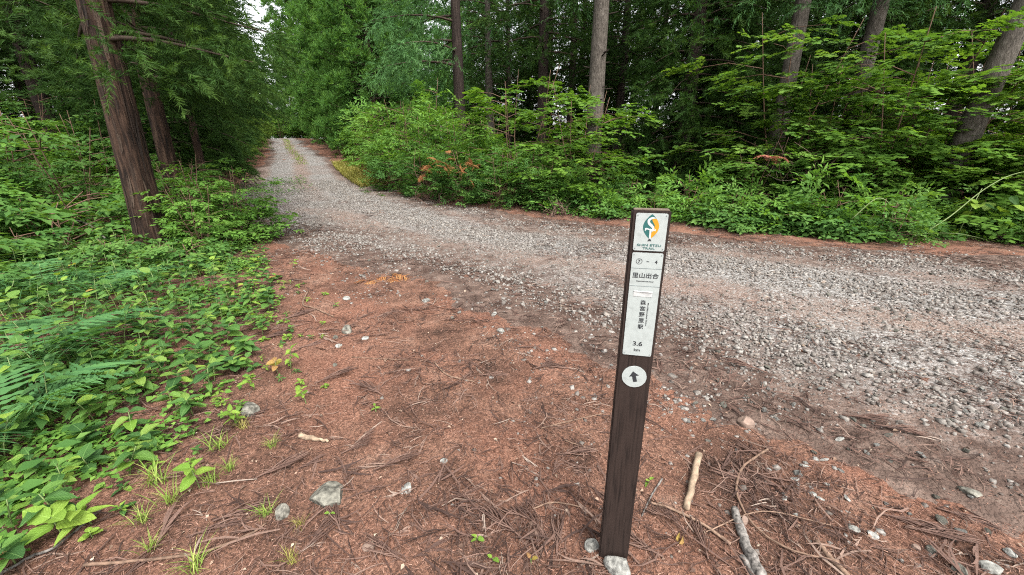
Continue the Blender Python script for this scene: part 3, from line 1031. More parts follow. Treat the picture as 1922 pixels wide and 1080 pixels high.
# dense dark cedar with needles down to the ground
crI, liI = crown_meshes("crown_cedar_dense", 15, .9, 2.1, 120, TUFT_HANG, MAT["cedar_dark"], 26, (0, PI2), .42, .12, .05, .34, (1.0, 1.7), .5, 1.45, .3)
lab = "dense dark cedar clothed in needles to the ground behind the maples"
for x, y, r in ((5.4, 13.4, 0), (7.2, 14.6, 1.4), (11.8, 14.6, 2.8), (16.6, 11.5, 4.0)):
    place_tree("cedar_tree", x, y, lab, "dense dark cedars behind the maples", trD, crI, liI, r, rng.uniform(.92, 1.08))

lab = "low-branched cedar closing the view deep in the wood"
for x, y, r in ((-1.5, 29.5, 0), (2.2, 26.5, 1), (6.4, 26, 2), (10.5, 19.0, 3), (11, 24.5, 4), (15.5, 20, 5), (16.5, 25, .4), (20.5, 17.5, 1.4), (23, 10, 2.4), (21, 24, 3.4), (27, 16, 4.4), (6.5, 33, 5.4), (-4.5, 41, .9), (1.5, 38, 1.9),
                (-20.5, 11.5, 0), (-23.5, 15.5, 1), (-20.5, 18.5, 2), (-27, 21, 3), (-24, 25.5, 4), (-29, 30, 5), (-24.5, 34, .6), (-18.2, 25.2, 1.6), (-33, 38, 2.6), (-31, 44, 3.6), (-36, 50, 4.6), (-24, 8, 5.6)):
    place_tree("cedar_tree", x, y, lab, "cedars deep in the wood", trD, crI, liI, r, rng.uniform(.9, 1.1))


# ------------------------------------------------------------------ maples and shrubs
def bush_meshes(name, hgt, R, sprays, mat, n_sprays, tiers=6, layered=True, wood="stem_red", stems=4, lean=.5, size=(.8, 1.2), base=.25, stem_r=.022):
    leaf, wb = Bag(), Bag()
    centres = []
    for s in range(stems):
        a = PI2 * (s + rng.random() * .6) / stems
        top = np.array([math.cos(a) * R * lean * rng.uniform(.4, 1), math.sin(a) * R * lean * rng.uniform(.4, 1), hgt * rng.uniform(.75, .97)])
        b0 = np.array([math.cos(a), math.sin(a), 0]) * .05
        mid = (b0 + top) / 2 + rng.normal(size=3) * .1
        P = catmull(np.array([b0 - (0, 0, .1), b0 * .5 + mid * .5, mid, top]), 4)
        tube(wb, P, np.linspace(stem_r, .005, len(P)), 6)
        for i in range(tiers):
            f = base + (1 - base) * (i + rng.random()) / tiers
            p = P[min(len(P) - 1, int(f * (len(P) - 1)))]
            aa = a + rng.normal() * 1.1
            L = R * rng.uniform(.45, 1.0) * (1.15 - .55 * f)
            e = p + np.array([math.cos(aa) * L, math.sin(aa) * L, rng.uniform(.0, .3) * L])
            tube(wb, np.array([p, (p + e) / 2 + (0, 0, .08 * L), e]), [.009, .006, .003], 4, cap=False)
            centres.append((p, e, aa, L))
    per = max(1, n_sprays // len(centres))
    Ps, As, Us = [], [], []
    for p, e, aa, L in centres:
        t = rng.uniform(.25, 1.05, per)
        d = unit(e - p)
        sdv = np.array([-d[1], d[0], 0])
        lat = rng.normal(size=per) * .26 * (L + .3)
        pos = p + (e - p) * t[:, None] + sdv * lat[:, None]
        pos[:, 2] += rng.normal(size=per) * (.045 if layered else .16) - np.abs(lat) * .22 + .10 * t
        ax = d * 1.0 + sdv * (np.sign(lat) * rng.uniform(.1, 1.0, per))[:, None] + rng.normal(size=(per, 3)) * np.array([.3, .3, .12 if layered else .4])
        ax[:, 2] = ax[:, 2] * .4 + (-.12 if layered else .15)
        up = np.array([0, 0, 1.0]) + rng.normal(size=(per, 3)) * (.14 if layered else .4) + d * .15
        Ps.append(pos), As.append(ax), Us.append(up)
    Ps, As, Us = np.concatenate(Ps), np.concatenate(As), np.concatenate(Us)
    Ps[:, 2] = np.maximum(Ps[:, 2], .05)
    w = rng.integers(0, len(sprays), len(Ps))
    for q in range(len(sprays)):
        m = w == q
        leaf.scatter(sprays[q], frames(As[m], Us[m], scale=rng.uniform(*size, m.sum())), Ps[m])
    return leaf.mesh(name, mat), wb.mesh(name + "_stems", MAT[wood])


def place_bush(name, x, y, label, category, group, meshes, rotz=0, scale=1, zs=None, dz=-.02):
    t = thing(name, label, category, (x, y, H1(x, y) + dz), rotz, scale if zs is None else (scale, scale, zs), group)
    obj("stems", meshes[1], t, kind="stuff")
    obj("foliage", meshes[0], t, kind="stuff")
    return t


maple1 = bush_meshes("maple_foliage", 3.4, 1.9, SPRAY_MAPLE, MAT["maple"], 360, 9, stems=5, base=.10)
maple2 = bush_meshes("maple_foliage", 3.0, 1.7, SPRAY_MAPLE, MAT["maple"], 310, 8, stems=4, base=.10)
maple3 = bush_meshes("maple_bright_foliage", 3.2, 1.7, SPRAY_MAPLE, MAT["maple_bright"], 300, 8, stems=4)
shrub1 = bush_meshes("shrub_bright_foliage", 2.9, 1.6, SPRAY_LONG, MAT["broad_bright"], 300, 8, layered=False, stems=6)
shrub2 = bush_meshes("shrub_foliage", 1.5, .95, SPRAY_SMALL, MAT["broad"], 300, 7, layered=False, stems=6, base=.1)
shrub3 = bush_meshes("shrub_lower_foliage", 1.0, .8, SPRAY_BROAD, MAT["broad_bright"], 150, 5, layered=False, stems=6, base=.1)
shrub4 = bush_meshes("shrub_shade_foliage", 2.5, 1.5, SPRAY_BROAD, MAT["broad"], 260, 8, layered=True, stems=5, base=.12)
shrub5 = bush_meshes("shrub_shade_bright", 2.3, 1.4, SPRAY_BROAD, MAT["broad_bright"], 230, 8, layered=True, stems=5, base=.12)
low1 = bush_meshes("verge_leaves_bright", .55, .48, SPRAY_BROAD, MAT["broad_bright"], 70, 4, layered=False, stems=5, base=.05, stem_r=.008)
low2 = bush_meshes("verge_leaves_long", .85, .45, SPRAY_LONG, MAT["broad_bright"], 60, 6, layered=False, stems=3, base=.05, stem_r=.008)
low3 = bush_meshes("verge_leaves_dark", .40, .55, SPRAY_BROAD, MAT["broad"], 60, 3, layered=True, stems=5, base=.05, stem_r=.008)
low4 = bush_meshes("verge_leaves_small", .7, .5, SPRAY_SMALL, MAT["broad"], 90, 6, layered=False, stems=4, base=.05, stem_r=.008)
low5 = bush_meshes("low_shade_leaves", .75, .75, SPRAY_BROAD, MAT["broad"], 110, 5, layered=True, stems=5, base=.08, stem_r=.010)
sap = bush_meshes("sapling_foliage", 3.7, .75, SPRAY_BROAD, MAT["broad_bright"], 110, 16, layered=False, stems=1, base=.2, lean=.15)

grp = "maples along the wooded side of the road"
for x, y, r, s, m, lab in (
        (.35, 12.6, 0, 1.0, maple1, "layered green maple in front of the dark straight trunks"),
        (1.9, 11.5, 1.2, .86, maple1, "layered green maple hiding the foot of the stout grey trunk"),
        (7.9, 10.3, 2.0, 1.0, maple2, "maple spreading flat tiers in front of the dense dark cedar"),
        (8.5, 9.5, 4.0, 1.1, maple1, "maple with flat tiers between the two straight grey trunks"),
        (9.9, 9.6, 5.1, 1.1, maple1, "maple with flat tiers beside the trunk with the forked pale stem"),
        (10.2, 7.9, .7, 1.0, maple2, "maple hanging over the trailing vine by the leaning grey trunk"),
        (11.9, 8.4, 3.3, 1.1, maple1, "maple standing beyond the leaning grey trunk"),
        (13.4, 7.0, 5.5, 1.1, maple2, "maple standing beyond the leaning grey trunk"),
        (12.3, 10.8, 1.9, 1.2, maple1, "tall shaded maple behind the leaning grey trunk")):
    place_bush("maple_tree", x, y, lab, "maple", grp, m, r, s * 1.16)
place_bush("maple_tree", 7.1, 10.9, "tall light maple with its bright top against the dense dark cedar", "maple", grp, maple3, .4, 1.5)
place_bush("maple_tree", 5.6, 9.6, "low bright maple reaching out over the verge plants", "maple", grp, maple3, 2.6, .62)
place_bush("maple_tree", 7.4, 8.9, "low bright maple spreading beside the dead brushwood", "maple", grp, maple3, 4.6, .55)
for x, y, r, s in ((-4.6, 16.4, 0, 1.12), (-3.2, 14.8, 1.6, 1.05), (-5.4, 19.0, 3.0, .95), (-1.7, 13.4, 4.4, 1.0)):
    place_bush("leafy_shrub", x, y, "tall bright shrub with narrow leaves where the track leaves the clearing", "shrub", "bright shrubs by the track", shrub1, r, s)
place_bush("sapling", -2.35, 14.2, "slender upright sapling standing taller than the bright shrubs", "sapling", None, sap, 1.0, 1.05)
for x, y, r, s, lab in ((-1.35, 11.5, 0, 1.0, "dense shrub with small leaves at the gravel edge"), (-.35, 10.9, 2, .95, "dense shrub with small leaves at the gravel edge"), (-2.6, 12.6, 4, 1.0, "dense shrub with small leaves at the gravel edge"),
                        (.75, 10.6, 1, .8, "dense shrub with small leaves at the gravel edge"), (-3.9, 14.0, 5, .9, "dense shrub with small leaves at the gravel edge")):
    place_bush("leafy_shrub", x, y, lab, "shrub", "dense shrubs at the gravel edge", shrub2, r, s)
for x, y, r, s in ((-8.4, 24.2, 0, 1.0), (-7.0, 21.0, 1.4, 1.1), (-10.0, 28.0, 2.8, 1.1), (-12.9, 33.5, 4.0, 1.1), (-16.6, 39.0, 5.2, 1.1), (-4.0, 19.0, 2.2, 1.3), (-1.0, 16.2, .7, 1.2), (1.6, 15.2, 3.9, 1.2)):
    place_bush("leafy_shrub", x, y, "green shrub beside the rising stretch of track below the cedar wall", "shrub", "shrubs below the cedar wall", shrub5, r, s)
for x, y, r, s in ((-24.6, 45.5, 0, .9), (-22.4, 46.6, 2, .85), (-27.0, 47.0, 4, .9), (-25.5, 50.0, 1, 1.3), (-29.5, 50.5, 3, 1.4), (-28, 56, 5, 1.8), (-22.5, 54, .5, 1.8)):
    place_bush("leafy_shrub", x, y, "yellow-green shrub at the crest where the track disappears", "shrub", "shrubs at the crest", maple3, r, s)

# shrubs under the cedars on the left
for k, (x, y, r, s) in enumerate(((-8.6, 6.0, 0, .95), (-9.9, 7.4, 1.2, 1.1), (-8.6, 8.0, 2.4, .9), (-11.3, 9.0, 3.3, 1.2), (-10.2, 10.2, 4.4, 1.1), (-13.2, 11.5, 5.2, 1.3), (-11.6, 12.8, .8, 1.2), (-15.5, 15.0, 2.0, 1.3), (-12.8, 6.6, 3.9, 1.2), (-10.6, 5.4, 4.8, .95), (-14.8, 9.0, 1.8, 1.4))):
    if k % 3:
        place_bush("leafy_shrub", x, y, "shaded shrub with flat leaf tiers beyond the thick red-brown trunk", "shrub", "shrubs in the shade of the cedars", shrub4, r, s)
    else:
        place_bush("leafy_shrub", x, y, "light green shrub with flat leaf tiers beyond the thick red-brown trunk", "shrub", "shrubs in the shade of the cedars", shrub5, r, s)
for x, y, r, s in ((-5.6, 7.0, 0, .70), (-6.6, 8.1, 1.5, .66), (-7.7, 9.6, 3, .60), (-4.85, 6.15, 1.4, .52), (-5.0, 7.0, .6, .62), (-4.9, 7.2, 1.9, .58), (-8.9, 11.2, .8, .55)):
    place_bush("leafy_shrub", x, y, "leafy shrub growing between the thick red-brown trunk and the gravel", "shrub", "shrubs at the cedar's foot", shrub4 if r > 2 else shrub5, r, s)
for x, y, r, s in ((-7.0, 5.4, 1.0, .8), (-7.9, 5.2, 2, 1.4), (-7.4, 4.4, 3, 1.2), (-6.5, 4.7, 5, .6), (-5.45, 5.35, 2.2, .6), (-8.8, 4.7, 4, 1.6), (-4.5, 5.3, 1.6, .55), (-6.4, 4.0, 2.4, 1.0), (-5.6, 3.9, .3, .6), (-7.3, 6.3, 4.2, 1.3)):
    place_bush("leafy_shrub", x, y, "low shaded shrub in front of the thick red-brown trunk", "shrub", "low shrubs before the cedar", low5, r, s)

# the same undergrowth goes on beyond the edge of the view
for k in range(26):
    y = rng.uniform(.2, 6.5)
    x = -1.45 * (y * CT + .45) - .5 - rng.uniform(0, 4.5)
    if x > -2.9:
        x -= 1.2
    place_bush("leafy_shrub", x, y, "low leafy shrub of the undergrowth that runs on past the ferns", "shrub", "undergrowth past the ferns", low5 if k % 3 else low4, rng.uniform(0, 6), rng.uniform(.6, 1.0))

# plants of the verge on the wooded side
grp = "verge plants on the wooded side"
lab = "leafy verge plant between the gravel and the maples"
KINDS_V = ((low1, "bright broad-leaved verge plant between the gravel and the maples", .6, 1.25), (low2, "tall narrow-leaved verge plant between the gravel and the maples", .7, 1.3),
           (low3, "low dark broad-leaved verge plant between the gravel and the maples", .7, 1.2), (low4, "small-leaved verge plant between the gravel and the maples", .6, 1.2))
for k in range(96):
    s = rng.uniform(4.5, 18.3)
    kk = np.interp(s, RS, np.arange(len(RS)))
    c = np.array([np.interp(kk, np.arange(len(RS)), RP[:, q]) for q in (0, 1, 3)])
    dd = np.array([np.interp(kk, np.arange(len(RS)), RD[:, q]) for q in (0, 1)])
    off = c[2] + 1.2 + abs(rng.normal()) * 1.0
    x, y = c[0] + dd[1] * off, c[1] - dd[0] * off
    m, lab, s0, s1 = KINDS_V[(0, 2, 1, 2, 0, 3, 2, 3)[k % 8]]
    place_bush("verge_plant", x, y, lab, "plant", grp, m, rng.uniform(0, 6), rng.uniform(s0, s1), dz=-.03)

# ------------------------------------------------------------------ trail post
def rounded_rect(w, h, r, n=5):
    pts = []
    for cx_, cy_, a0 in ((w / 2 - r, h / 2 - r, 0), (-w / 2 + r, h / 2 - r, 90), (-w / 2 + r, -h / 2 + r, 180), (w / 2 - r, -h / 2 + r, 270)):
        for k in range(n + 1):
            a = math.radians(a0 + 90 * k / n)
            pts.append((cx_ + r * math.cos(a), cy_ + r * math.sin(a)))
    return pts


def slab(name, pts, y0, y1, mat, parent, loc=(0, 0, 0)):
    """flat outline (x,z) given thickness from y0 (back) to y1 (front, towards -Y)"""
    import bmesh
    bm = bmesh.new()
    f = bm.faces.new([bm.verts.new((p[0], y0, p[1])) for p in pts])
    r = bmesh.ops.extrude_face_region(bm, geom=[f])
    for v in [g for g in r["geom"] if isinstance(g, bmesh.types.BMVert)]:
        v.co.y = y1
    bmesh.ops.recalc_face_normals(bm, faces=bm.faces)
    me = bpy.data.meshes.new(name)
    bm.to_mesh(me)
    bm.free()
    me.materials.append(mat)
    return obj(name, me, parent, loc)


def lettering(body, height_m, mat, parent, loc, width=None, bold=0.0, roll=0.0, spacing=1.0, y_front=0.0, serif=False):
    cu = bpy.data.curves.new("lettering", 'FONT')
    cu.body, cu.size, cu.align_x, cu.align_y = body, 1.0, 'CENTER', 'CENTER'
    cu.offset, cu.extrude, cu.space_character, cu.resolution_u = bold, .004, spacing, 3
    o = bpy.data.objects.new("lettering", cu)
    col.objects.link(o)
    dg = bpy.context.evaluated_depsgraph_get()
    me = bpy.data.meshes.new_from_object(o.evaluated_get(dg))
    bpy.data.objects.remove(o)
    bpy.data.curves.remove(cu)
    n = len(me.vertices)
    co = np.empty(n * 3, np.float32)
    me.vertices.foreach_get("co", co)
    co = co.reshape(-1, 3)
    lo, hi = co.min(0), co.max(0)
    c = (lo + hi) / 2
    sy = height_m / (hi[1] - lo[1])
    sx = sy if width is None else width / (hi[0] - lo[0])
    x, z, d = (co[:, 0] - c[0]) * sx, (co[:, 1] - c[1]) * sy, np.where(co[:, 2] > 0, -.0004, .0002)
    cr, sr = math.cos(roll), math.sin(roll)
    me.vertices.foreach_set("co", np.stack([x * cr - z * sr, d, x * sr + z * cr], -1).astype(np.float32).ravel())
    me.materials.clear()
    me.materials.append(mat)
    me.update()
    return obj("lettering", me, parent, (loc[0], y_front, loc[1]))


PX, PY = ground_at(1150, 1045)
pz = hs(PX, PY)
post = thing("trail_post", "dark brown wooden trail post with white plates and arrow disc", "trail post", (PX, PY, pz), math.radians(-8) * -1)
post.rotation_euler = (0, 0, math.radians(-12))
PW, PT, PH = .106, .036, 1.345 - pz
import bmesh
bm = bmesh.new()
bmesh.ops.create_cube(bm, size=1)
for v in bm.verts:
    v.co = Vector((v.co.x * PW, v.co.y * PT, (v.co.z + .5) * (PH + .12) - .12))
bmesh.ops.subdivide_edges(bm, edges=[e for e in bm.edges if abs(e.verts[0].co.z - e.verts[1].co.z) > .1], cuts=40)
bmesh.ops.bevel(bm, geom=[e for e in bm.edges if len(e.link_faces) == 2 and e.calc_face_angle(0) > 1], offset=.004, segments=2, affect='EDGES')
for v in bm.verts:
    v.co.x += (vnoise(v.co.z * 9, v.co.y * 40, 3) - .5) * .0016
    v.co.y += (vnoise(v.co.z * 7, v.co.x * 30, 5) - .5) * .0014
me = bpy.data.meshes.new("board")
bm.to_mesh(me)
bm.free()
me.materials.append(MAT["post"])
obj("board", me, post)
slab("worn_top", rounded_rect(PW - .010, .0030, .0014), PT / 2 - .004, -PT / 2 + .004, MAT["post_end"], post, (0, 0, PH + .0008))
FR = -PT / 2 - .001


def post_z(py):
    v = (540 - py) / FPX
    return CAM_H + (-ST + v * CT) / (CT + v * ST) * (PY - .012) - pz


CX = .002
z0, z1 = post_z(400), post_z(470)
pl = slab("logo_plate", rounded_rect(.086, z0 - z1, .005), FR + .002, FR - .0016, MAT["plate"], post, (CX, 0, (z0 + z1) / 2))
zc, hh = (z0 + z1) / 2, z0 - z1
F1 = FR - .0018                                            # ink sits proud of the plate


def ink(name, pts, mat, lift, parent=pl):
    return slab(name, pts, F1 + .0002, F1 - lift, mat, parent)


def rel(pts, s=hh, dz=.12):
    return [(x * s, (z + dz) * s) for x, z in pts]


n = 22
right_ = [(.20 * math.sin(math.pi * t) ** .85, .36 - .66 * t) for t in np.linspace(0, 1, n)]
left_ = [(-x, z) for x, z in right_]
mid_ = [(.035, .36 - .0), (.02, .30)]
ink("emblem_leaf", rel([(x, z) for x, z in right_] + [(x, z) for x, z in left_[::-1][1:-1]]), MAT["ink_green"], .0002)
s_curve = catmull(np.array([(.03, .25), (.015, .215), (.04, .15), (.085, .08), (.085, .01), (.06, -.05), (.03, -.12), (.0, -.28)], float), 5)
rt = [p for p in right_ if -.275 < p[1] < .262]
ink("emblem_amber", rel([tuple(p) for p in s_curve] + rt[::-1]), MAT["ink_amber"], .0004)
body_ = catmull(np.array([(.105, .255), (.01, .262), (-.065, .20), (-.055, .12), (.02, .05), (.055, 0), (.055, -.06), (.02, -.09)], float), 6)
wid = np.interp(np.linspace(0, 1, len(body_)), [0, .12, .5, .9, 1], [.004, .024, .036, .022, .004])
nrm = unit(np.gradient(body_, axis=0))[:, ::-1] * np.array([-1, 1])
ink("emblem_letter", rel([tuple(p) for p in body_ + nrm * wid[:, None]] + [tuple(p) for p in (body_ - nrm * wid[:, None])[::-1]]), MAT["white"], .0006)
ink("emblem_trunk", rel([(-.03, -.02), (.02, -.03), (.022, -.30), (-.022, -.30)]), MAT["white"], .0007)
ink("emblem_branch", rel([(-.15, -.02), (-.12, .0), (-.02, -.03), (.10, -.04), (.13, -.02), (.12, -.09), (.07, -.06), (-.02, -.065), (-.10, -.04), (-.14, -.09)]), MAT["white"], .00055)
ink("emblem_foot", rel([(-.05, -.345), (.05, -.345), (0, -.275)]), MAT["ink"], .0008)
lettering("SHIN ETSU", .0068, MAT["ink_green"], pl, (0, -hh * .345), .066, .012, y_front=F1)
lettering("TRAIL", .0062, MAT["ink_green"], pl, (0, -hh * .432), .034, .012, y_front=F1)

z2, z3 = post_z(474), post_z(665)
pc = (z2 + z3) / 2
pl2 = slab("direction_plate", rounded_rect(.086, z2 - z3, .005), FR + .002, FR - .0016, MAT["plate"], post, (CX, 0, pc))
for py in (503, 536):
    slab("divider_line", [(-.043, -.0006), (.043, -.0006), (.043, .0006), (-.043, .0006)], F1 + .0002, F1 - .0002, MAT["plate_line"], pl2, (0, 0, post_z(py) - pc))


def ring(name, cx_, cz_, r, w, mat, parent):
    b = Bag()
    a = np.linspace(0, PI2, 28, endpoint=False)
    o_, i_ = np.stack([np.cos(a) * r, a * 0 + F1 - .0004, np.sin(a) * r], -1), np.stack([np.cos(a) * (r - w), a * 0 + F1 - .0004, np.sin(a) * (r - w)], -1)
    q = [(k, 28 + k, 28 + (k + 1) % 28, (k + 1) % 28) for k in range(28)]
    b.add(np.vstack([o_, i_]), None, q)
    return obj(name, b.mesh(name, mat), parent, (cx_, 0, cz_))


zt = post_z(490) - pc
ring("number_ring", -.022, zt, .0088, .0011, MAT["ink"], pl2)
lettering("7", .0098, MAT["ink"], pl2, (-.022, zt), bold=.03, y_front=F1)
lettering("−", .0018, MAT["ink"], pl2, (.002, zt), .0075, y_front=F1)
lettering("4", .0105, MAT["ink"], pl2, (.025, zt), bold=.03, y_front=F1)
lettering("里山出合", .0165, MAT["ink"], pl2, (.0, post_z(516) - pc), .074, .015, y_front=F1)
lettering("Satoyamadeai", .0046, MAT["ink"], pl2, (.0, post_z(527) - pc), .048, .012, y_front=F1)
for k, ch in enumerate("森宮野原駅"):
    lettering(ch, .0152, MAT["ink"], pl2, (.002, post_z(566 + 11.3 * k) - pc), .0160, .014, y_front=F1)
lettering("Mori-Miyanohara Station", .0052, MAT["ink"], pl2, (.0165, post_z(588) - pc), .075, .006, roll=-math.pi / 2, y_front=F1)
lettering("3.6", .0150, MAT["ink"], pl2, (-.001, post_z(643) - pc), .028, .02, y_front=F1)
lettering("km", .0098, MAT["ink"], pl2, (-.001, post_z(654.5) - pc), .018, .015, y_front=F1)
b = Bag()                                                  # half peeled sticker: stuck below, curling away above
nu, nv = 9, 7
U, Vv = np.meshgrid(np.linspace(-.027, .027, nu), np.linspace(0, 1, nv), indexing='ij')
zz = -.014 + .026 * np.minimum(Vv, .72) - .010 * np.maximum(Vv - .72, 0)
yy = F1 - .0007 - .008 * np.maximum(Vv - .55, 0) ** 1.3 * (1 + U * 14)
b.add(np.stack([U, yy, zz], -1).reshape(-1, 3), None, grid_faces(nu, nv))
obj("peeling_sticker", b.mesh("peeling_sticker", MAT["tape"], True), pl2, (-.002, 0, post_z(547) - pc))
zd = post_z(705)
disc = slab("arrow_disc", [(.038 * math.cos(a), .038 * math.sin(a)) for a in np.linspace(0, PI2, 40, endpoint=False)], FR + .002, FR - .0016, MAT["plate"], post, (.002, 0, zd))
ar = [(-.006, -.018), (.006, -.018), (.006, .003), (.015, .003), (0, .020), (-.015, .003), (-.006, .003)]
ca, sa = math.cos(math.radians(15)), math.sin(math.radians(15))
slab("arrow_mark", [(x * ca - z * sa, x * sa + z * ca) for x, z in ar], F1 + .0002, F1 - .0004, MAT["ink"], disc)
for z_ in (z0 - .006, z1 + .006, z2 - .006, z3 + .006):
    for x_ in (-.036, .040):
        slab("screw_head", [(.0014 * math.cos(a), .0014 * math.sin(a)) for a in np.linspace(0, PI2, 8, endpoint=False)], F1, F1 - .0008, MAT["plate_line"], post, (x_, 0, z_))

# ------------------------------------------------------------------ herbs: every leaf a part
def leaf_mesh(L, W, arch=.25, fold=.18, serr=.05, nl=9, tip=1.0, mat="herb", seed=0):
    s = np.linspace(0, 1, nl)
    w = (s ** .55) * (1 - s) ** (.75 * tip)
    w = w / w.max() * W / 2
    w[1:-1] *= 1 + serr * np.where(np.arange(nl - 2) % 2, 1, -1)
    w[0] = .03 * W
    V, UV = [], []
    r_ = np.random.default_rng(seed)
    for i, t in enumerate(s):
        for k in (-1, -.5, 0, .5, 1):
            zz = -arch * L * t * t + abs(k) * w[i] * fold * 2 + .02 * L * math.sin(9 * t + 3 * k + seed) * abs(k)
            V.append((L * t - abs(k) * .05 * L * math.sin(math.pi * t), k * w[i], zz))
            UV.append((t, k * w[i] / (W / 2)))
    Qf = [(i * 5 + k, (i + 1) * 5 + k, (i + 1) * 5 + k + 1, i * 5 + k + 1) for i in range(nl - 1) for k in range(4)]
    return make_mesh("leaf", np.array(V), [np.array(Qf)], MAT[mat], np.full(len(V), .5), True, np.array(UV))


LEAVES = {m: [leaf_mesh(1, w, a, f, sr, 9, tp, m, i) for i, (w, a, f, sr, tp) in enumerate(((.62, .18, .15, .05, 1), (.55, .30, .2, .04, 1.2), (.74, .12, .12, .06, .85), (.40, .28, .2, .03, 1.35)))] for m in ("herb", "herb_light", "herb_yellow")}


def stem_mesh(P, r0, r1, mat="stem", name="stem", sides=5):
    b = Bag()
    P = np.asarray(P, float)
    tube(b, P, np.linspace(r0, r1, len(P)), sides)
    return b.mesh(name, MAT[mat], True)


def herb(x, y, hgt, leaf_len, tiers, label, group, mat="herb", name="herb_plant", per=2, lean=.15, spread=1.0, flat=.0):
    t = thing(name, label, "plant", (x, y, hs(x, y) - .006), rng.uniform(0, 6.28), 1, group)
    shape = rng.integers(0, 4)
    lx, ly = rng.normal(size=2) * lean * hgt
    P = np.array([(0, 0, -.02), (lx * .3, ly * .3, hgt * .4), (lx * .7, ly * .7, hgt * .75), (lx, ly, hgt)])
    obj("stem", stem_mesh(P, .0032 + hgt * .004, .0018), t)
    for i in range(tiers):
        f = .35 + .65 * (i + 1) / tiers
        p = np.array([np.interp(f, [0, .4, .75, 1], P[:, k]) for k in range(3)])
        a0 = (i % 2) * math.pi / per + rng.normal() * .3
        for k in range(per):
            a = a0 + PI2 * k / per + rng.normal() * .2
            L = leaf_len * rng.uniform(.75, 1.15) * (1.0 if i < tiers - 1 else .85)
            el = rng.uniform(-.15, .35) + (.25 if i == tiers - 1 else 0) - flat
            off = np.array([math.cos(a), math.sin(a), 0]) * .012 * spread
            lm = mat if mat != "herb" or rng.random() > .07 else ("herb_light" if rng.random() < .88 else "herb_yellow")
            m = LEAVES[lm][shape if rng.random() < .8 else rng.integers(0, 4)]
            o = obj("leaf", m, t, tuple(p + off * .3))
            o.rotation_euler = (rng.normal() * .22, -el, a)
            o.scale = (L, L * rng.uniform(.9, 1.1), L)
    return t


def edge_x(y):
    return np.interp(y, [.5, 1.5, 2.4, 3.2, 4.0, 4.8, 7, 10], [-2.1, -2.03, -2.07, -2.32, -2.7, -3.2, -4.7, -6.6])


placed = []
grp = "leafy ground plants beside the needle-covered clearing"
tries = 0
while len(placed) < 310 and tries < 40000:
    tries += 1
    y = rng.uniform(.95, 6.0)
    x = edge_x(y) - abs(rng.normal()) * 1.0 + rng.normal() * .08
    depth = y * CT + 1.35 * ST
    if x < -1.36 * depth or (abs(x + 6.25) < .5 and abs(y - 6.55) < .5):
        continue
    sp = .095 + .018 * y + (.05 if y < 2.1 else 0)
    if any((x - a) ** 2 + (y - b) ** 2 < sp * sp for a, b in placed):
        continue
    placed.append((x, y))
    inside = edge_x(y) - x
    k = rng.random()
    if k < .55:
        herb(x, y, rng.uniform(.10, .22) + min(inside, 1.2) * .16, rng.uniform(.065, .11), 4, "green ground plant with paired oval leaves in the carpet by the clearing", grp)
    elif k < .8:
        herb(x, y, rng.uniform(.08, .16) + min(inside, 1.2) * .10, rng.uniform(.07, .115), 3, "green ground plant with leaves in whorls of three in the carpet", grp, per=3)
    else:
        herb(x, y, rng.uniform(.10, .2) + min(inside, 1.0) * .1, rng.uniform(.065, .11), 3, "green ground plant with leaves in whorls of four in the carpet", grp, per=4)

# plants that stand out
for px, py, hgt, L, ti, per, mat, lab in (
        (120, 1010, .11, .115, 2, 3, "herb_light", "light green plant with big soft leaves at the carpet's lower tip"),
        (175, 985, .10, .105, 2, 3, "herb_light", "light green plant touching the biggest soft-leaved one"),
        (100, 800, .34, .15, 3, 2, "herb", "tall plant with broad rounded leaves in the carpet"),
        (545, 690, .16, .075, 3, 2, "herb_light", "small pale green sprig on needles near the grey stones"),
        (520, 697, .10, .07, 2, 3, "herb_yellow", "yellowing reddish seedling next to a pale green sprig"),
        (478, 728, .10, .065, 3, 2, "herb_light", "light green seedling above the lichen-grey rock"),
        (445, 795, .12, .07, 3, 3, "herb_light", "leafy seedling in front of the lichen-grey rock"),
        (575, 755, .10, .055, 2, 3, "herb_light", "pale creeping sprig beyond the bleached wood chip"),
        (550, 503, .10, .07, 2, 4, "herb_light", "lone light green seedling by the gravel's start"),
        (505, 600, .08, .06, 2, 4, "herb_light", "small light seedling on the needles beside the carpet"),
        (460, 690, .10, .08, 2, 2, "herb", "small green plant at the carpet's ragged edge"),
        (375, 915, .12, .075, 2, 3, "herb_light", "seedling with pale leaves among the grass tufts"),
        (440, 560, .14, .09, 3, 2, "herb_light", "light plant on the carpet's edge under the shrubs"),
        (480, 545, .12, .08, 3, 2, "herb_light", "light plant with narrow leaves facing the gravel"),
        (470, 520, .14, .08, 3, 2, "herb_light", "light plant below the shrubs by the gravel"),
        (895, 1008, .03, .03, 2, 2, "herb_light", "tiny lime seedling alone on the needles"),
        (997, 1055, .03, .04, 1, 2, "herb_yellow", "tiny yellow leaf pair on the needles"),
        (927, 1050, .03, .032, 1, 2, "herb_light", "tiny lime leaf pair next to the yellow one"),
        (1216, 903, .03, .028, 2, 2, "herb_light", "tiny lime seedling just behind the post"),
        (705, 767, .04, .032, 2, 2, "herb_light", "tiny seedling beside red dry needles"),
        (614, 967, .03, .03, 1, 2, "herb_light", "tiny lime seedling under the flat grey rock")):
    x, y = ground_at(px, py)
    herb(x, y, hgt, L, ti, lab, None, mat, per=per, name="seedling" if hgt < .11 else "herb_plant")

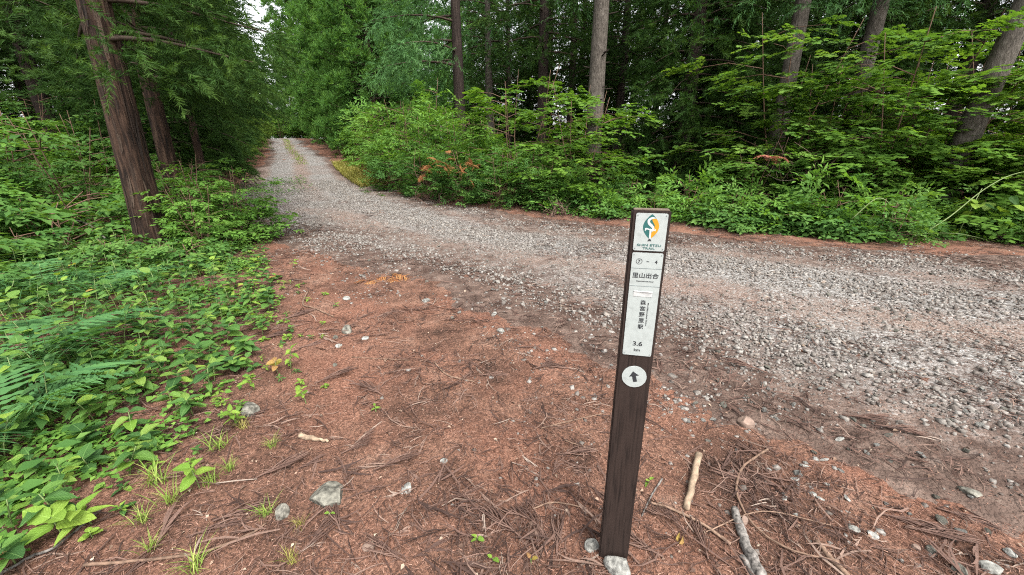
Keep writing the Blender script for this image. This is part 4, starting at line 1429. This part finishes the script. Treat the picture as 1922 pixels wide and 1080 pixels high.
# creeping little rosettes between carpet and clearing
grp = "little creeping plants on the needle litter"
for k in range(64):
    y = rng.uniform(1.15, 4.6)
    x = edge_x(y) + abs(rng.normal()) * .34 + .05
    herb(x, y, rng.uniform(.02, .06), rng.uniform(.028, .05), 2, "little creeping plant with round leaves on the brown needles", grp, "herb_light" if k % 3 else "herb", "creeping_plant", 3)


# ferns
def frond_mesh(L, n=15, mat="fern", seed=0, arch=.45, width=.28):
    """arching rachis with tapering, toothed pinnae on both sides"""
    r_ = np.random.default_rng(seed)
    b = Bag()
    t = np.linspace(0, 1, 9)
    P = np.stack([L * t * (1 - .12 * t), 0 * t, L * (.55 * t - (arch + .35) * t * t)], -1)
    tube(b, P, np.linspace(.004, .0012, 9), 4, .2, cap=False)
    gap = L * .84 / n
    for i in range(n):
        f = .16 + .84 * (i + .5) / n
        p = np.array([np.interp(f, t, P[:, k]) for k in range(3)])
        for s_ in (-1, 1):
            pl_ = L * width * (math.sin(math.pi * min(1, .14 + f * .86)) ** .75) * r_.uniform(.85, 1.08) + .01
            d = unit(np.array([.38 + r_.normal() * .08, s_, -.10 + r_.normal() * .10]))
            e = unit(np.array([d[1] * -s_ * 0 + abs(d[1]), -d[0] * s_, r_.normal() * .12]))
            m = 9
            V = []
            for j in range(m):
                u = j / (m - 1)
                q = p + d * pl_ * u + np.array([0, 0, -.18 * pl_ * u * u])
                wv = gap * (.52 if j % 2 else .24) * (1 - u) ** .6 * (.55 + .45 * min(1, u * 6))
                V += [q - e * wv, q + e * wv]
            b.add(V, None, [(2 * j, 2 * j + 1, 2 * j + 3, 2 * j + 2) for j in range(m - 1)], r_.random())
    return b.mesh("frond", MAT[mat])


FRONDS = [frond_mesh(.55, 20, "fern", i, .4 + .1 * i) for i in range(3)]
FROND_DRY = [frond_mesh(.30, 11, "fern_dry", 9 + i, .5, .33) for i in range(2)]


def fern(x, y, n, scale, label, group=None, fr=FRONDS, name="fern", lift=0.25, mats=None):
    t = thing(name, label, "fern", (x, y, hs(x, y)), 0, 1, group)
    for k in range(n):
        o = obj("frond", fr[k % len(fr)], t, (0, 0, .01))
        o.rotation_euler = (rng.normal() * .1, -lift + rng.normal() * .12, PI2 * k / n + rng.normal() * .25)
        o.scale = (scale * rng.uniform(.8, 1.1),) * 3
    return t


for px, py, n, s, lab in ((70, 700, 6, 1.15, "large fern spreading over the plant carpet"), (15, 830, 5, .9, "fern at the carpet's shaded border with the clearing"), (200, 560, 6, .95, "fern rising behind the plant carpet before the low shrubs"), (60, 560, 6, 1.1, "fern under the shaded shrubs, deepest in the carpet")):
    x, y = ground_at(px, py)
    t = fern(x, y, n + 2, s * 1.45, lab, lift=.55)
for x, y, lab in ((2.35, 10.3, "fern on the verge at the foot of the stout grey trunk"), (4.2, 9.4, "fern among the verge plants before the dense dark cedar")):
    fern(x, y, 7, 1.5, lab)
x, y = ground_at(735, 520)
fern(x, y, 5, 1.15, "dry orange fern lying flat where gravel meets needles", None, FROND_DRY, "dry_fern", -.12)
x, y = ground_at(690, 528)
fern(x, y, 4, .8, "smaller rust-red dry fern on the needles by the gravel", None, FROND_DRY, "dry_fern", -.12)
for x, y, z, lab in ((-1.72, 10.65, .98, "withered orange fern caught on the dense shrub"), (-1.15, 10.4, .72, "withered orange fern hanging lower on the dense shrub"), (-2.35, 11.3, .70, "pale orange withered fern in the dense shrub's side")):
    t = fern(x, y, 9, 1.1, lab, None, FROND_DRY, "dry_fern", .1)
    for c in t.children:
        c.location = tuple(rng.normal(size=3) * .13)
        c.rotation_euler = (rng.normal() * .6, rng.uniform(-.9, .9), rng.uniform(0, 6.28))
    t.location.z = H1(x, y) + z + .22
t = fern(5.3, 8.55, 8, 1.15, "withered red-brown spray in the low bright maple", None, FROND_DRY, "withered_spray", .2)
t.location.z = H1(5.3, 8.55) + 1.35
for c in t.children:
    c.data = c.data.copy() if c.data.users == 1 else c.data
wr = frond_mesh(.3, 11, "leaf_red", 33, .5, .33)
for c in t.children:
    c.data = wr


# grass tufts
def tuft_mesh(n, h, mat, seed):
    r_ = np.random.default_rng(seed)
    b = Bag()
    for k in range(n):
        a, l = r_.random() * PI2, h * r_.uniform(.5, 1.1)
        o = np.array([r_.normal() * .02, r_.normal() * .02, -.01])
        d = np.array([math.cos(a), math.sin(a), 0])
        le = r_.uniform(.2, 1.0)
        t = np.linspace(0, 1, 5)[:, None]
        P = o + d * l * le * t ** 1.6 + np.array([0, 0, 1]) * l * (t - .45 * le * t * t)
        V, T, Qd = ribbon(P, np.array([.9, 1, .8, .5]) * .0022, np.array([-d[1], d[0], 0]))
        b.add(V, T, Qd, r_.random())
    return b.mesh("blades", MAT[mat])


TUFTS = [tuft_mesh(34, .16, "grass", i) for i in range(3)] + [tuft_mesh(26, .13, "grass_dry", 7)]
for k, (px, py, s) in enumerate(((300, 905, 1.1), (325, 940, .9), (412, 838, .9), (455, 800, .8), (262, 985, .7), (285, 1030, .6), (395, 905, .7), (545, 1052, .6), (370, 1070, .8), (512, 838, .6), (225, 870, .6), (560, 985, .5), (500, 965, .6), (430, 880, .6))):
    x, y = ground_at(px, py)
    t = thing("grass_tuft", "thin grass tuft growing from the needles beside the plant carpet", "grass tuft", (x, y, hs(x, y)), rng.uniform(0, 6), s, "grass tufts at the carpet's edge")
    obj("blades", TUFTS[k % 4], t, kind="stuff")
# yellow grass verge by the bend and a green strip between the wheel tracks
b = Bag()
for k in range(800):
    s = rng.uniform(25, 33.5)
    kk = np.interp(s, RS, np.arange(len(RS)))
    c = np.array([np.interp(kk, np.arange(len(RS)), RP[:, q]) for q in (0, 1)])
    dd = np.array([np.interp(kk, np.arange(len(RS)), RD[:, q]) for q in (0, 1)])
    off = 1.45 + abs(rng.normal()) * .55
    x, y = c[0] + dd[1] * off, c[1] - dd[0] * off
    V, T, Qd = (np.array([q for q in f]) for f in ((0,), (0,), (0,)))
    for j in range(7):
        a, l = rng.random() * PI2, rng.uniform(.18, .50)
        d = np.array([math.cos(a), math.sin(a), 0])
        t_ = np.linspace(0, 1, 4)[:, None]
        P = np.array([x, y, H1(x, y) - .01]) + d * (l * .5 * t_ ** 1.6) + np.array([0, 0, 1]) * l * (t_ - .3 * t_ * t_)
        Vr, Tr, Qr = ribbon(P, np.array([1, 1, .6]) * .007, np.array([-d[1], d[0], 0]))
        b.add(Vr, Tr, Qr, rng.random())
tag(obj("grass", b.mesh("grass", MAT["grass_dry"]), kind="stuff"), "yellowing grass on the verge where the track bends", "grass")
b = Bag()
for k in range(420):
    s = rng.uniform(34, 56)
    kk = np.interp(s, RS, np.arange(len(RS)))
    c = np.array([np.interp(kk, np.arange(len(RS)), RP[:, q]) for q in (0, 1)])
    x, y = c + rng.normal(size=2) * .16
    for j in range(5):
        a, l = rng.random() * PI2, rng.uniform(.05, .13)
        d = np.array([math.cos(a), math.sin(a), 0])
        t_ = np.linspace(0, 1, 3)[:, None]
        P = np.array([x, y, hs(x, y)]) + d * (l * .6 * t_ ** 1.6) + np.array([0, 0, 1]) * l * (t_ - .3 * t_ * t_)
        Vr, Tr, Qr = ribbon(P, np.array([1, .7]) * .008, np.array([-d[1], d[0], 0]))
        b.add(Vr, Tr, Qr, rng.random())
tag(obj("grass", b.mesh("grass", MAT["grass"]), kind="stuff"), "strip of short grass between the wheel tracks uphill", "grass")

# trailing vine with big leaves
vx, vy = 8.05, 7.35
vine = thing("vine", "trailing vine with big pale leaves and an arching runner on the verge", "vine", (vx, vy, H1(vx, vy)))
for nm, pts in (("runner", [(-.75, -.3, .1), (-.3, -.25, .42), (.15, -.2, .85), (.55, -.2, 1.12), (1.0, -.2, 1.18), (1.4, -.25, 1.0), (1.65, -.3, .82)]), ("runner", [(-.9, -.2, .0), (-.6, -.2, .10), (-.1, -.3, .12), (.4, -.4, .02)]), ("runner", [(-1.9, -.1, .35), (-1.6, -.15, .72), (-1.35, -.2, .60), (-1.25, -.2, .35)])):
    P = catmull(np.array(pts, float), 6)
    o = obj(nm, stem_mesh(P, .011, .005, "grass_stem" if "grass_stem" in MAT else "stem", nm), vine)
for k in range(26):
    p = np.array([rng.normal() * .32 + .15, rng.normal() * .18 - .15, rng.uniform(.12, .85)])
    o = obj("leaf", LEAVES["herb_light" if k % 3 else "herb"][k % 4], vine, tuple(p))
    L = rng.uniform(.20, .30)
    o.rotation_euler = (rng.normal() * .3, rng.uniform(-.2, .7), rng.uniform(0, 6.28))
    o.scale = (L, L * 1.2, L)
obj("stem", stem_mesh([(.1, -.1, -.05), (.15, -.12, .4), (.2, -.15, .9)], .012, .006), vine)

# dead brushwood in front of the maples
def brush(x, y, n, r, h, label, z=0):
    b = Bag()
    for k in range(n):
        a = rng.random() * PI2
        p0 = np.array([rng.normal() * r * .3, rng.normal() * r * .3, z])
        e = p0 + np.array([math.cos(a) * r * rng.uniform(.4, 1), math.sin(a) * r * rng.uniform(.4, 1), h * rng.uniform(.1, 1)])
        m = (p0 + e) / 2 + rng.normal(size=3) * r * .15
        P = catmull(np.array([p0, m, e]), 4)
        tube(b, P, np.linspace(.010, .003, len(P)), 4, rng.uniform(.6, 1))
    return tag(obj("brushwood", b.mesh("brushwood", MAT["twig"]), None, (x, y, H1(x, y))), label, "brushwood")


brush(6.35, 9.1, 26, .7, .9, "tangle of dead grey twigs inside the low maples", .9)
brush(7.3, 8.3, 40, .7, .75, "brown dead twigs piled before the low bright maple")
brush(1.15, 9.75, 40, .55, .45, "small heap of dry grass and twigs at the gravel's edge")
brush(8.9, 6.9, 24, .8, .3, "bleached dead stalks under the trailing vine")
brush(-2.2, 11.5, 26, .7, .5, "bare reddish stems at the dense shrubs' foot")

# ------------------------------------------------------------------ rocks and sticks that can be picked out
def rock_mesh(sx, sy, sz, seed, mat, rough=.28):
    import bmesh
    bm = bmesh.new()
    bmesh.ops.create_icosphere(bm, subdivisions=3, radius=1)
    r_ = np.random.default_rng(seed)
    planes = [(unit(r_.normal(size=3)), r_.uniform(.55, .9)) for _ in range(11)]
    for v in bm.verts:
        p = np.array(v.co)
        for nn, d in planes:
            q = p @ nn
            if q > d:
                p = p - nn * (q - d)
        p = p * (1 + rough * .25 * (float(vnoise(p[0] * 3 + seed, p[1] * 3 + p[2] * 2, seed)) - .5))
        v.co = Vector((p[0] * sx, p[1] * sy, p[2] * sz))
    me = bpy.data.meshes.new("rock")
    bm.to_mesh(me)
    bm.free()
    me.materials.append(MAT[mat])
    return me


ROCKS = [(615, 930, .105, .075, .05, "rock", "flat lichen-grey rock half sunk in needles"), (528, 965, .045, .035, .03, "rock", "grey stone next to the flat lichen-grey rock"),
         (650, 620, .065, .05, .05, "rock", "grey stone with a broken top, largest of a small cluster"), (629, 631, .03, .025, .02, "rock", "small grey stone touching the cluster's largest one"),
         (684, 632, .038, .028, .018, "rock_pale", "pale stone beside the cluster's largest one"), (636, 646, .04, .028, .012, "rock_pale", "flat pale chip below the cluster's largest stone"),
         (629, 683, .026, .02, .015, "rock", "small grey stone alone below the cluster"), (470, 770, .060, .05, .055, "rock", "lichen-grey rock among the seedlings"),
         (1400, 793, .050, .044, .045, "rock_pink", "pinkish angular rock at the gravel's edge behind the post"), (1163, 1072, .066, .040, .050, "rock_pale", "pale rock leaning on the post's foot"),
         (1110, 1028, .025, .03, .035, "rock_pale", "pale stone wedged beside the post's foot"), (1398, 975, .020, .024, .022, "rock_pink", "small tan stone against the grey log"),
         (650, 558, .06, .04, .025, "rock_pale", "pale flat stone in needles above the cluster"), (927, 585, .04, .03, .03, "rock_pale", "whitish stone at the gravel's near edge"),
         (940, 617, .045, .035, .035, "rock_pale", "whitish stone slightly larger, below another at the gravel's edge"), (800, 562, .05, .04, .028, "rock_pale", "pale stone half buried by the dry ferns"),
         (832, 861, .022, .02, .012, "rock_pale", "pale fleck of rock showing through the needles"), (762, 914, .038, .028, .014, "rock_pale", "low pale rock showing through the needles"),
         (692, 1022, .022, .028, .012, "rock_pink", "pinkish bark flake lying on needles"), (1803, 1066, .046, .028, .022, "rock", "dark striped stone in the near gravel"),
         (1862, 1062, .042, .03, .018, "rock_pale", "greenish pale stone beside the dark striped one"), (1720, 1022, .020, .016, .014, "rock_pink", "tan pebble on the red needles near dark stones"),
         (1752, 1030, .026, .02, .015, "rock", "grey pebble by the tan pebble"), (1898, 1032, .022, .022, .018, "rock_pale", "rounded pale cobble near the striped stone"),
         (1820, 925, .044, .032, .02, "rock", "broad grey stone bedded in the gravel"), (1605, 990, .03, .018, .012, "rock_pale", "pale splinter of stone on needles beyond the brown stick"),
         (1640, 1000, .026, .022, .014, "rock_pale", "whitish broken stone on needles beyond the brown stick")]
for k, (px, py, sx, sy, sz, mat, lab) in enumerate(ROCKS):
    x, y = ground_at(px, py)
    tag(obj("rock", rock_mesh(sx, sy, sz, 100 + k, mat), None, (x, y, hs(x, y) + sz * .25), (rng.normal() * .15, rng.normal() * .15, rng.uniform(0, 6))), lab, "rock")
for k in range(13):                                        # shattered pale slate behind the sticks
    px, py = 1525 + rng.normal() * 38, 895 + rng.normal() * 30
    x, y = ground_at(px, py)
    tag(obj("rock_shard", rock_mesh(rng.uniform(.014, .032), rng.uniform(.008, .016), .008, 300 + k, "rock_pale"), None, (x, y, hs(x, y) + .004), (rng.normal() * .3, rng.normal() * .3, rng.uniform(-.9, .3))), "pale slate shard of the shattered patch on needles", "rock shard", "shattered slate on the needles")
# loose stones of the road, the largest as things of their own
STONES = [rock_mesh(1, .78, .55, 500 + k, "rock", .2) for k in range(5)] + [rock_mesh(1, .72, .5, 520 + k, "rock_pale", .2) for k in range(5)]
n_st = 0
while n_st < 140:
    px, py = rng.uniform(560, 1915), rng.uniform(455, 1075)
    x, y = ground_at(px, py)
    m, S, D = road_mask([x], [y])
    if m[0] < -.25 or (x - PX) ** 2 + (y - PY) ** 2 < .05:
        continue
    n_st += 1
    r = rng.uniform(.011, .024) + .0016 * y
    tag(obj("stone", STONES[rng.integers(0, 10)], None, (x, y, hs(x, y) + r * .22), (rng.normal() * .2, rng.normal() * .2, rng.uniform(0, 6)), r), "loose stone larger than the gravel around it", "stone", "larger loose stones in the gravel")


def stick(name, pix, r0, r1, mat, label, lift=0.0, sides=8, jitter=.25, endlift=0.0, cat="stick"):
    pts = []
    for i, (px, py) in enumerate(pix):
        x, y = ground_at(px, py)
        pts.append((x, y, hs(x, y) + r0 * .7 + lift + endlift * (i == 0)))
    P = catmull(np.array(pts), 7) if len(pts) > 2 else np.linspace(pts[0], pts[-1], 8)
    P[1:-1] += rng.normal(size=(len(P) - 2, 3)) * r0 * .12
    c = P.mean(0)
    b = Bag()
    tube(b, P - c, np.linspace(r0, r1, len(P)) * (1 + .05 * rng.normal(size=len(P)) * (r0 > .006)), sides, .5, True, jitter)
    return tag(obj(name, b.mesh(name, MAT[mat], True), None, tuple(c)), label, cat)


stick("stick", [(1311, 858), (1288, 955)], .0165, .014, "stick_pale", "short pale peeled stick lying behind the post", endlift=.02)
stick("log", [(1378, 958), (1400, 1020), (1432, 1088)], .017, .024, "stick_grey", "bleached grey-white broken branch beside the pale stick", endlift=.012)
stick("stick", [(1393, 1040), (1408, 1065), (1420, 1090)], .010, .014, "stick_grey", "grey splintered stub alongside the bleached branch")
stick("stick", [(1534, 1012), (1562, 1045), (1605, 1090)], .011, .012, "stick_brown", "straight brown stick beyond the bleached branch")
stick("twig", [(1441, 843), (1398, 872), (1384, 905), (1385, 935), (1415, 985), (1480, 1030), (1575, 1052)], .0062, .0035, "stick_brown", "long curved twig sweeping round the bleached branch", lift=.01)
stick("twig", [(1218, 942), (1260, 955), (1320, 985), (1372, 1020)], .0055, .0065, "stick_brown", "thin brown twig from the post towards the bleached branch", lift=.008)
stick("twig", [(1243, 898), (1222, 930), (1205, 968)], .0045, .003, "stick_grey", "small grey twig right behind the post", lift=.004)
stick("twig", [(160, 1066), (260, 1055), (380, 1042), (470, 1005), (500, 985)], .0065, .004, "stick_brown", "long bent twig across the litter below the grass tufts", lift=.004)
stick("twig", [(0, 1085), (60, 1050), (110, 1030), (190, 960)], .006, .005, "stick_grey", "grey twig under the light green big-leaved plant", lift=.004)
stick("wood_chip", [(562, 816), (590, 822), (616, 828)], .016, .006, "stick_pale", "bleached splintered wood chip on the needles", jitter=.7, cat="wood chip")
stick("twig", [(578, 548), (568, 570), (590, 578), (626, 593)], .009, .006, "stick_brown", "hooked twig above the grey stone cluster", lift=.004)
stick("twig", [(815, 678), (840, 700), (890, 712)], .0055, .004, "stick_brown", "bent twig in the middle of the needle patch", lift=.004)
stick("twig", [(1015, 800), (1075, 785), (1135, 772)], .0045, .003, "stick_brown", "thin straight twig pointing at the post", lift=.003)
stick("twig", [(1000, 955), (1040, 943), (1100, 952)], .0035, .0025, "stick_brown", "thin arched twig to the near side of the post", lift=.006)
stick("twig", [(1060, 823), (1085, 832), (1120, 842)], .004, .003, "stick_brown", "short dark twig between needle heaps near the post", lift=.003)
stick("twig", [(660, 668), (720, 672), (768, 673)], .004, .003, "stick_brown", "thin straight twig below the grey stone cluster", lift=.003)
stick("twig", [(1325, 1000), (1430, 960), (1560, 985)], .0028, .002, "stick_brown", "hair-thin twig crossing the long curved one", lift=.014)
stick("branch", [(115, 448), (150, 440), (185, 455), (207, 478)], .016, .012, "stick_grey", "pale dead branch arching out of the low shaded shrubs", lift=.25, cat="branch")
x, y = ground_at(1275, 1020)
t = thing("curled_leaf", "curled yellow dead leaf beside the thin brown twig", "leaf", (x, y, hs(x, y) + .012), .6)
for k in range(2):
    o = obj("leaf_half", LEAVES["herb_yellow"][1 + 2 * k], t, (0, .008 * k, .004 * k))
    o.rotation_euler, o.scale = (.9 - 1.2 * k, -.2, .5 * k), (.05, .03, .06)

# ------------------------------------------------------------------ gravel, needle litter
def crushed(seed):
    r_ = np.random.default_rng(seed)
    c = np.array([(x, y, z) for x in (-1, 1) for y in (-1, 1) for z in (-1, 1)], float) * .62
    c += r_.normal(size=c.shape) * .22
    c[:, 2] *= .62
    Qd = np.array([(0, 1, 3, 2), (4, 6, 7, 5), (0, 4, 5, 1), (2, 3, 7, 6), (1, 5, 7, 3)])
    return c, np.zeros((0, 3), int), Qd


CR = [crushed(i) for i in range(12)]
b = Bag()
n_try = 520000
x = rng.uniform(-9, 12, n_try)
y = .7 + 15.3 * rng.random(n_try) ** 1.35
m, S, D = road_mask(x, y)
bd = bands(S, D, y)
clump = fbm(x * 2.3, y * 2.3, 55)
dens = np.clip(.34 + .65 * bd + (clump - .5) * 1.9, .03, 1) * np.clip((m + .3) / 1.5 + (clump - .5) * 1.6, .16, 1)
dens = np.where(m > -.25, dens, .22 * np.exp((m + .25) / .4) * (clump > .45))
vis = np.abs(x) < 1.35 * (y * CT + .45) + .9
ok = (rng.random(n_try) < dens * .62) & vis & ((x - PX) ** 2 + (y - PY) ** 2 > .012)
x, y, bd = x[ok], y[ok], bd[ok]
size = np.exp(rng.normal(size=len(x)) * .52) * .0074 * (1 + .055 * y)
size = np.minimum(size, .03)
z = HS(x, y) + size * .02
shade = np.clip(rng.random(len(x)) * .72 + .14 * bd + rng.normal(size=len(x)) * .06, 0, 1)
w = rng.integers(0, 12, len(x))
yaw = rng.uniform(0, PI2, len(x))
ax = np.stack([np.cos(yaw), np.sin(yaw), rng.normal(size=len(x)) * .25], -1)
up = np.array([0, 0, 1.0]) + rng.normal(size=(len(x), 3)) * .25
for q in range(12):
    k = w == q
    b.scatter(CR[q], frames(ax[k], up[k], scale=size[k]), np.stack([x, y, z], -1)[k], shade[k])
tag(obj("gravel", b.mesh("gravel", MAT["stone"]), kind="stuff"), "pale crushed stone gravel covering the track", "gravel")
print("gravel stones", len(x))


def sprig(seed, n=3, L=1.0, w=.05):
    """dry conifer shoot: a bent strip of scales with side shoots"""
    r_ = np.random.default_rng(seed)
    bb = Bag()
    for k in range(n):
        o = np.array([0, 0, 0]) if k == 0 else np.array([r_.uniform(.05, .6) * L, 0, .01])
        ang = 0 if k == 0 else r_.choice([-1, 1]) * r_.uniform(.2, .5)
        l = L if k == 0 else L * r_.uniform(.3, .65)
        t = np.linspace(0, 1, 4)
        cu_ = r_.normal() * .45
        P = o + np.stack([l * t * np.cos(ang + cu_ * t), l * t * np.sin(ang + cu_ * t), .10 * l * np.sin(math.pi * t) * r_.uniform(-.2, 1.0)], -1)
        V, T, Qd = ribbon(P, np.array([.7, 1, .8]) * w, np.array([-math.sin(ang), math.cos(ang), r_.uniform(-.9, .9)]))
        bb.add(V, T, Qd)
    V, T, Qd, R = bb.arrays()
    return V, T, Qd


SPR = [sprig(i, (1, 2, 3, 5)[i % 4], 1.0, (.010, .014, .019)[i % 3]) for i in range(16)]
b = Bag()
n_try = 125000
x = rng.uniform(-8, 9.5, n_try)
y = .7 + 11 * rng.random(n_try) ** 1.9
m, S, D = road_mask(x, y)
pile = fbm(x * 1.5 + 9, y * 1.5, 71)
dens = np.where(m > .9, np.clip((pile - .50) * 2.6, .03, .6), np.clip(.34 + (pile - .45) * 3.2, .10, 1))
vis = np.abs(x) < 1.35 * (y * CT + .45) + .8
ok = (rng.random(n_try) < dens) & vis & ((np.abs(x - PX) > .055) | (np.abs(y - PY) > .03))
x, y = x[ok], y[ok]
L = np.exp(rng.normal(size=len(x)) * .45) * .095 * (1 + .04 * y)
L = np.clip(L, .03, .26)
yaw = fbm(x * .8, y * .8, 91) * 9 + rng.normal(size=len(x)) * .9
ax = np.stack([np.cos(yaw), np.sin(yaw), rng.normal(size=len(x)) * .07], -1)
up = np.array([0, 0, 1.0]) + rng.normal(size=(len(x), 3)) * .35
z = HS(x, y) + rng.uniform(.001, .010, len(x))
w = rng.integers(0, 16, len(x))
for q in range(16):
    k = w == q
    b.scatter(SPR[q], frames(ax[k], up[k], scale=L[k]), np.stack([x, y, z], -1)[k], rng.random(k.sum()) ** 1.2)
tag(obj("needle_litter", b.mesh("needle_litter", MAT["twig"]), kind="stuff"), "brown dry cedar shoots littering the clearing and track edges", "litter")
print("sprigs", len(x))
# fine red crumbs of needles
b = Bag()
n_try = 330000
x = rng.uniform(-4.5, 5, n_try)
y = .7 + 5.5 * rng.random(n_try) ** 1.8
m, S, D = road_mask(x, y)
vis = np.abs(x) < 1.35 * (y * CT + .45) + .2
ok = vis & (rng.random(n_try) < np.where(m > 0, .12, .9))
x, y = x[ok], y[ok]
V0 = np.array([(0, -.07, 0), (0, .07, 0), (1, 0, .06)])
yaw = rng.uniform(0, PI2, len(x))
ax = np.stack([np.cos(yaw), np.sin(yaw), rng.normal(size=len(x)) * .15], -1)
b.scatter((V0, np.array([(0, 1, 2)]), np.zeros((0, 4), int)), frames(ax, roll=rng.normal(size=len(x)) * .6, scale=rng.uniform(.010, .028, len(x))), np.stack([x, y, HS(x, y) + rng.uniform(.001, .006, len(x))], -1), rng.random(len(x)))
MAT["crumb"] = piece_mat("needle_crumbs", [(0, (.055, .026, .018)), (.5, (.125, .062, .043)), (1, (.22, .13, .095))], bump=0, noise_amt=.1)
tag(obj("needle_crumbs", b.mesh("needle_crumbs", MAT["crumb"]), kind="stuff"), "fine rust-red needle crumbs over the clearing", "litter")

# ground cover under shrubs and on the verge, uncountable
b = Bag()
n_try = 90000
x = rng.uniform(-16, 15, n_try)
y = 1 + 16 * rng.random(n_try) ** 1.3
m, S, D = road_mask(x, y)
left = (x < edge_x(y) - .15) & (D < 0)
rightv = (D > 0) & (m < -.95)
pat = fbm(x * .9, y * .9, 15)
ok = (left | rightv) & (rng.random(n_try) < np.clip((pat - .32) * 3, 0, 1)) & (np.abs(x) < 1.4 * (y * CT + .45) + 3)
x, y = x[ok], y[ok]
yaw = rng.uniform(0, PI2, len(x))
ax = np.stack([np.cos(yaw), np.sin(yaw), rng.normal(size=len(x)) * .2], -1)
up = np.array([0, 0, 1.0]) + rng.normal(size=(len(x), 3)) * .25
b.scatter(LEAF, frames(ax, up, scale=rng.uniform(.05, .11, len(x))), np.stack([x, y, HG(x, y) + rng.uniform(.02, .16, len(x))], -1))
tag(obj("ground_cover", b.mesh("ground_cover", MAT["broad"]), kind="stuff"), "small low leaves covering the ground under shrubs and trees", "ground cover")

# dry cedar sprays lying about: a bent rachis with a fan of shoots
def spray_mesh(seed, n=13):
    r_ = np.random.default_rng(seed)
    bb = Bag()
    t = np.linspace(0, 1, 6)
    cv = r_.normal() * .3
    P = np.stack([t * np.cos(cv * t), t * np.sin(cv * t), .03 * np.sin(math.pi * t)], -1)
    tube(bb, P, np.linspace(.022, .008, 6), 5, .7)
    for k in range(n):
        f = .15 + .8 * k / n
        o = np.array([np.interp(f, t, P[:, q]) for q in range(3)])
        an = cv * f + (1 if k % 2 else -1) * r_.uniform(.25, .6)
        l = (1.1 - .65 * f) * r_.uniform(.5, .85)
        tt = np.linspace(0, 1, 5)
        c2 = -(1 if k % 2 else -1) * .3
        Q_ = o + np.stack([l * tt * np.cos(an + c2 * tt), l * tt * np.sin(an + c2 * tt), .07 * l * np.sin(math.pi * tt) * r_.uniform(0, 1.5)], -1)
        tube(bb, Q_, np.array([.6, 1, 1, .8, .3]) * .016, 4, r_.uniform(.2, .8), cap=False)
    return bb.mesh("shoots", MAT["twig"])


SPRAYS = [spray_mesh(i) for i in range(5)]
for k, (px, py, L, yaw) in enumerate(((1400, 905, .17, 1.2), (1440, 865, .16, 2.0), (1330, 880, .17, -.4), (1290, 1000, .15, 1.9), (1245, 1045, .20, 2.6), (1200, 1060, .18, 2.2), (1330, 1050, .16, 1.4), (980, 1010, .20, 2.4), (1020, 1000, .18, 2.0), (1045, 1040, .18, 1.5),
                                      (850, 935, .18, .6), (700, 880, .20, .3), (640, 1000, .2, 2.2), (560, 1040, .2, .9), (760, 1050, .18, 2.8), (400, 980, .2, .5), (350, 1010, .2, .4), (480, 900, .2, .7), (640, 850, .18, .5), (900, 700, .2, .2), (720, 740, .22, 2.6), (590, 720, .24, .6),
                                      (560, 650, .26, .8), (1000, 690, .2, .3), (1080, 690, .2, 2.8), (1050, 850, .17, .2), (1650, 960, .2, -.5), (1700, 985, .2, -.4), (1580, 780, .22, -.6), (1640, 800, .2, -.3), (1440, 700, .24, 2.6), (1760, 950, .2, -.5), (530, 600, .26, .9), (480, 640, .26, .5))):
    x, y = ground_at(px, py)
    o = obj("cedar_spray", SPRAYS[k % 5], None, (x, y, hs(x, y) + .008), (rng.normal() * .06, rng.normal() * .06, yaw), L)
    tag(o, "dry brown cedar spray fallen on the litter", "cedar spray", "fallen dry cedar sprays")

# carpet of tiny leaves between the ground plants
b = Bag()
n_try = 75000
y = .3 + 7.1 * rng.random(n_try) ** 1.2
x = edge_x(y) + .25 - np.abs(rng.normal(size=n_try)) * 2.2
pat = fbm(x * 2.2, y * 2.2, 63)
ok = (rng.random(n_try) < np.clip((pat - .40) * 3.0, 0, 1) * np.clip((edge_x(y) + .3 - x) / .5, .05, 1)) & (x > -1.4 * (y * CT + .45) - 2.5)
x, y = x[ok], y[ok]
yaw = rng.uniform(0, PI2, len(x))
ax = np.stack([np.cos(yaw), np.sin(yaw), rng.normal(size=len(x)) * .2], -1)
up = np.array([0, 0, 1.0]) + rng.normal(size=(len(x), 3)) * .25
b.scatter(leaf_low(1, .8), frames(ax, up, scale=rng.uniform(.022, .055, len(x))), np.stack([x, y, HG(x, y) + rng.uniform(.008, .07, len(x))], -1))
tag(obj("creeping_ground_cover", b.mesh("creeping_ground_cover", MAT["broad_bright"]), kind="stuff"), "tiny round leaves creeping between the ground plants", "ground cover")

# scraps of dead leaves and bark among the needles
b = Bag()
n_try = 5200
x = rng.uniform(-5, 7, n_try)
y = .8 + 8 * rng.random(n_try) ** 1.7
m, S, D = road_mask(x, y)
ok = (np.abs(x) < 1.35 * (y * CT + .45) + .2) & (rng.random(n_try) < np.where(m > .6, .35, .9))
x, y = x[ok], y[ok]
yaw = rng.uniform(0, PI2, len(x))
ax = np.stack([np.cos(yaw), np.sin(yaw), rng.normal(size=len(x)) * .25], -1)
up = np.array([0, 0, 1.0]) + rng.normal(size=(len(x), 3)) * .4
b.scatter(leaf_low(1, .6, .3, .25), frames(ax, up, scale=np.exp(rng.normal(size=len(x)) * .4) * .017), np.stack([x, y, HS(x, y) + .006], -1), rng.random(len(x)))
MAT["scrap"] = piece_mat("dead_leaf_scraps", [(0, (.05, .028, .02)), (.5, (.12, .075, .052)), (.85, (.20, .14, .10)), (1, (.30, .25, .19))], bump=0)
tag(obj("leaf_litter", b.mesh("leaf_litter", MAT["scrap"]), kind="stuff"), "curled scraps of dead leaves scattered among the needles", "litter")
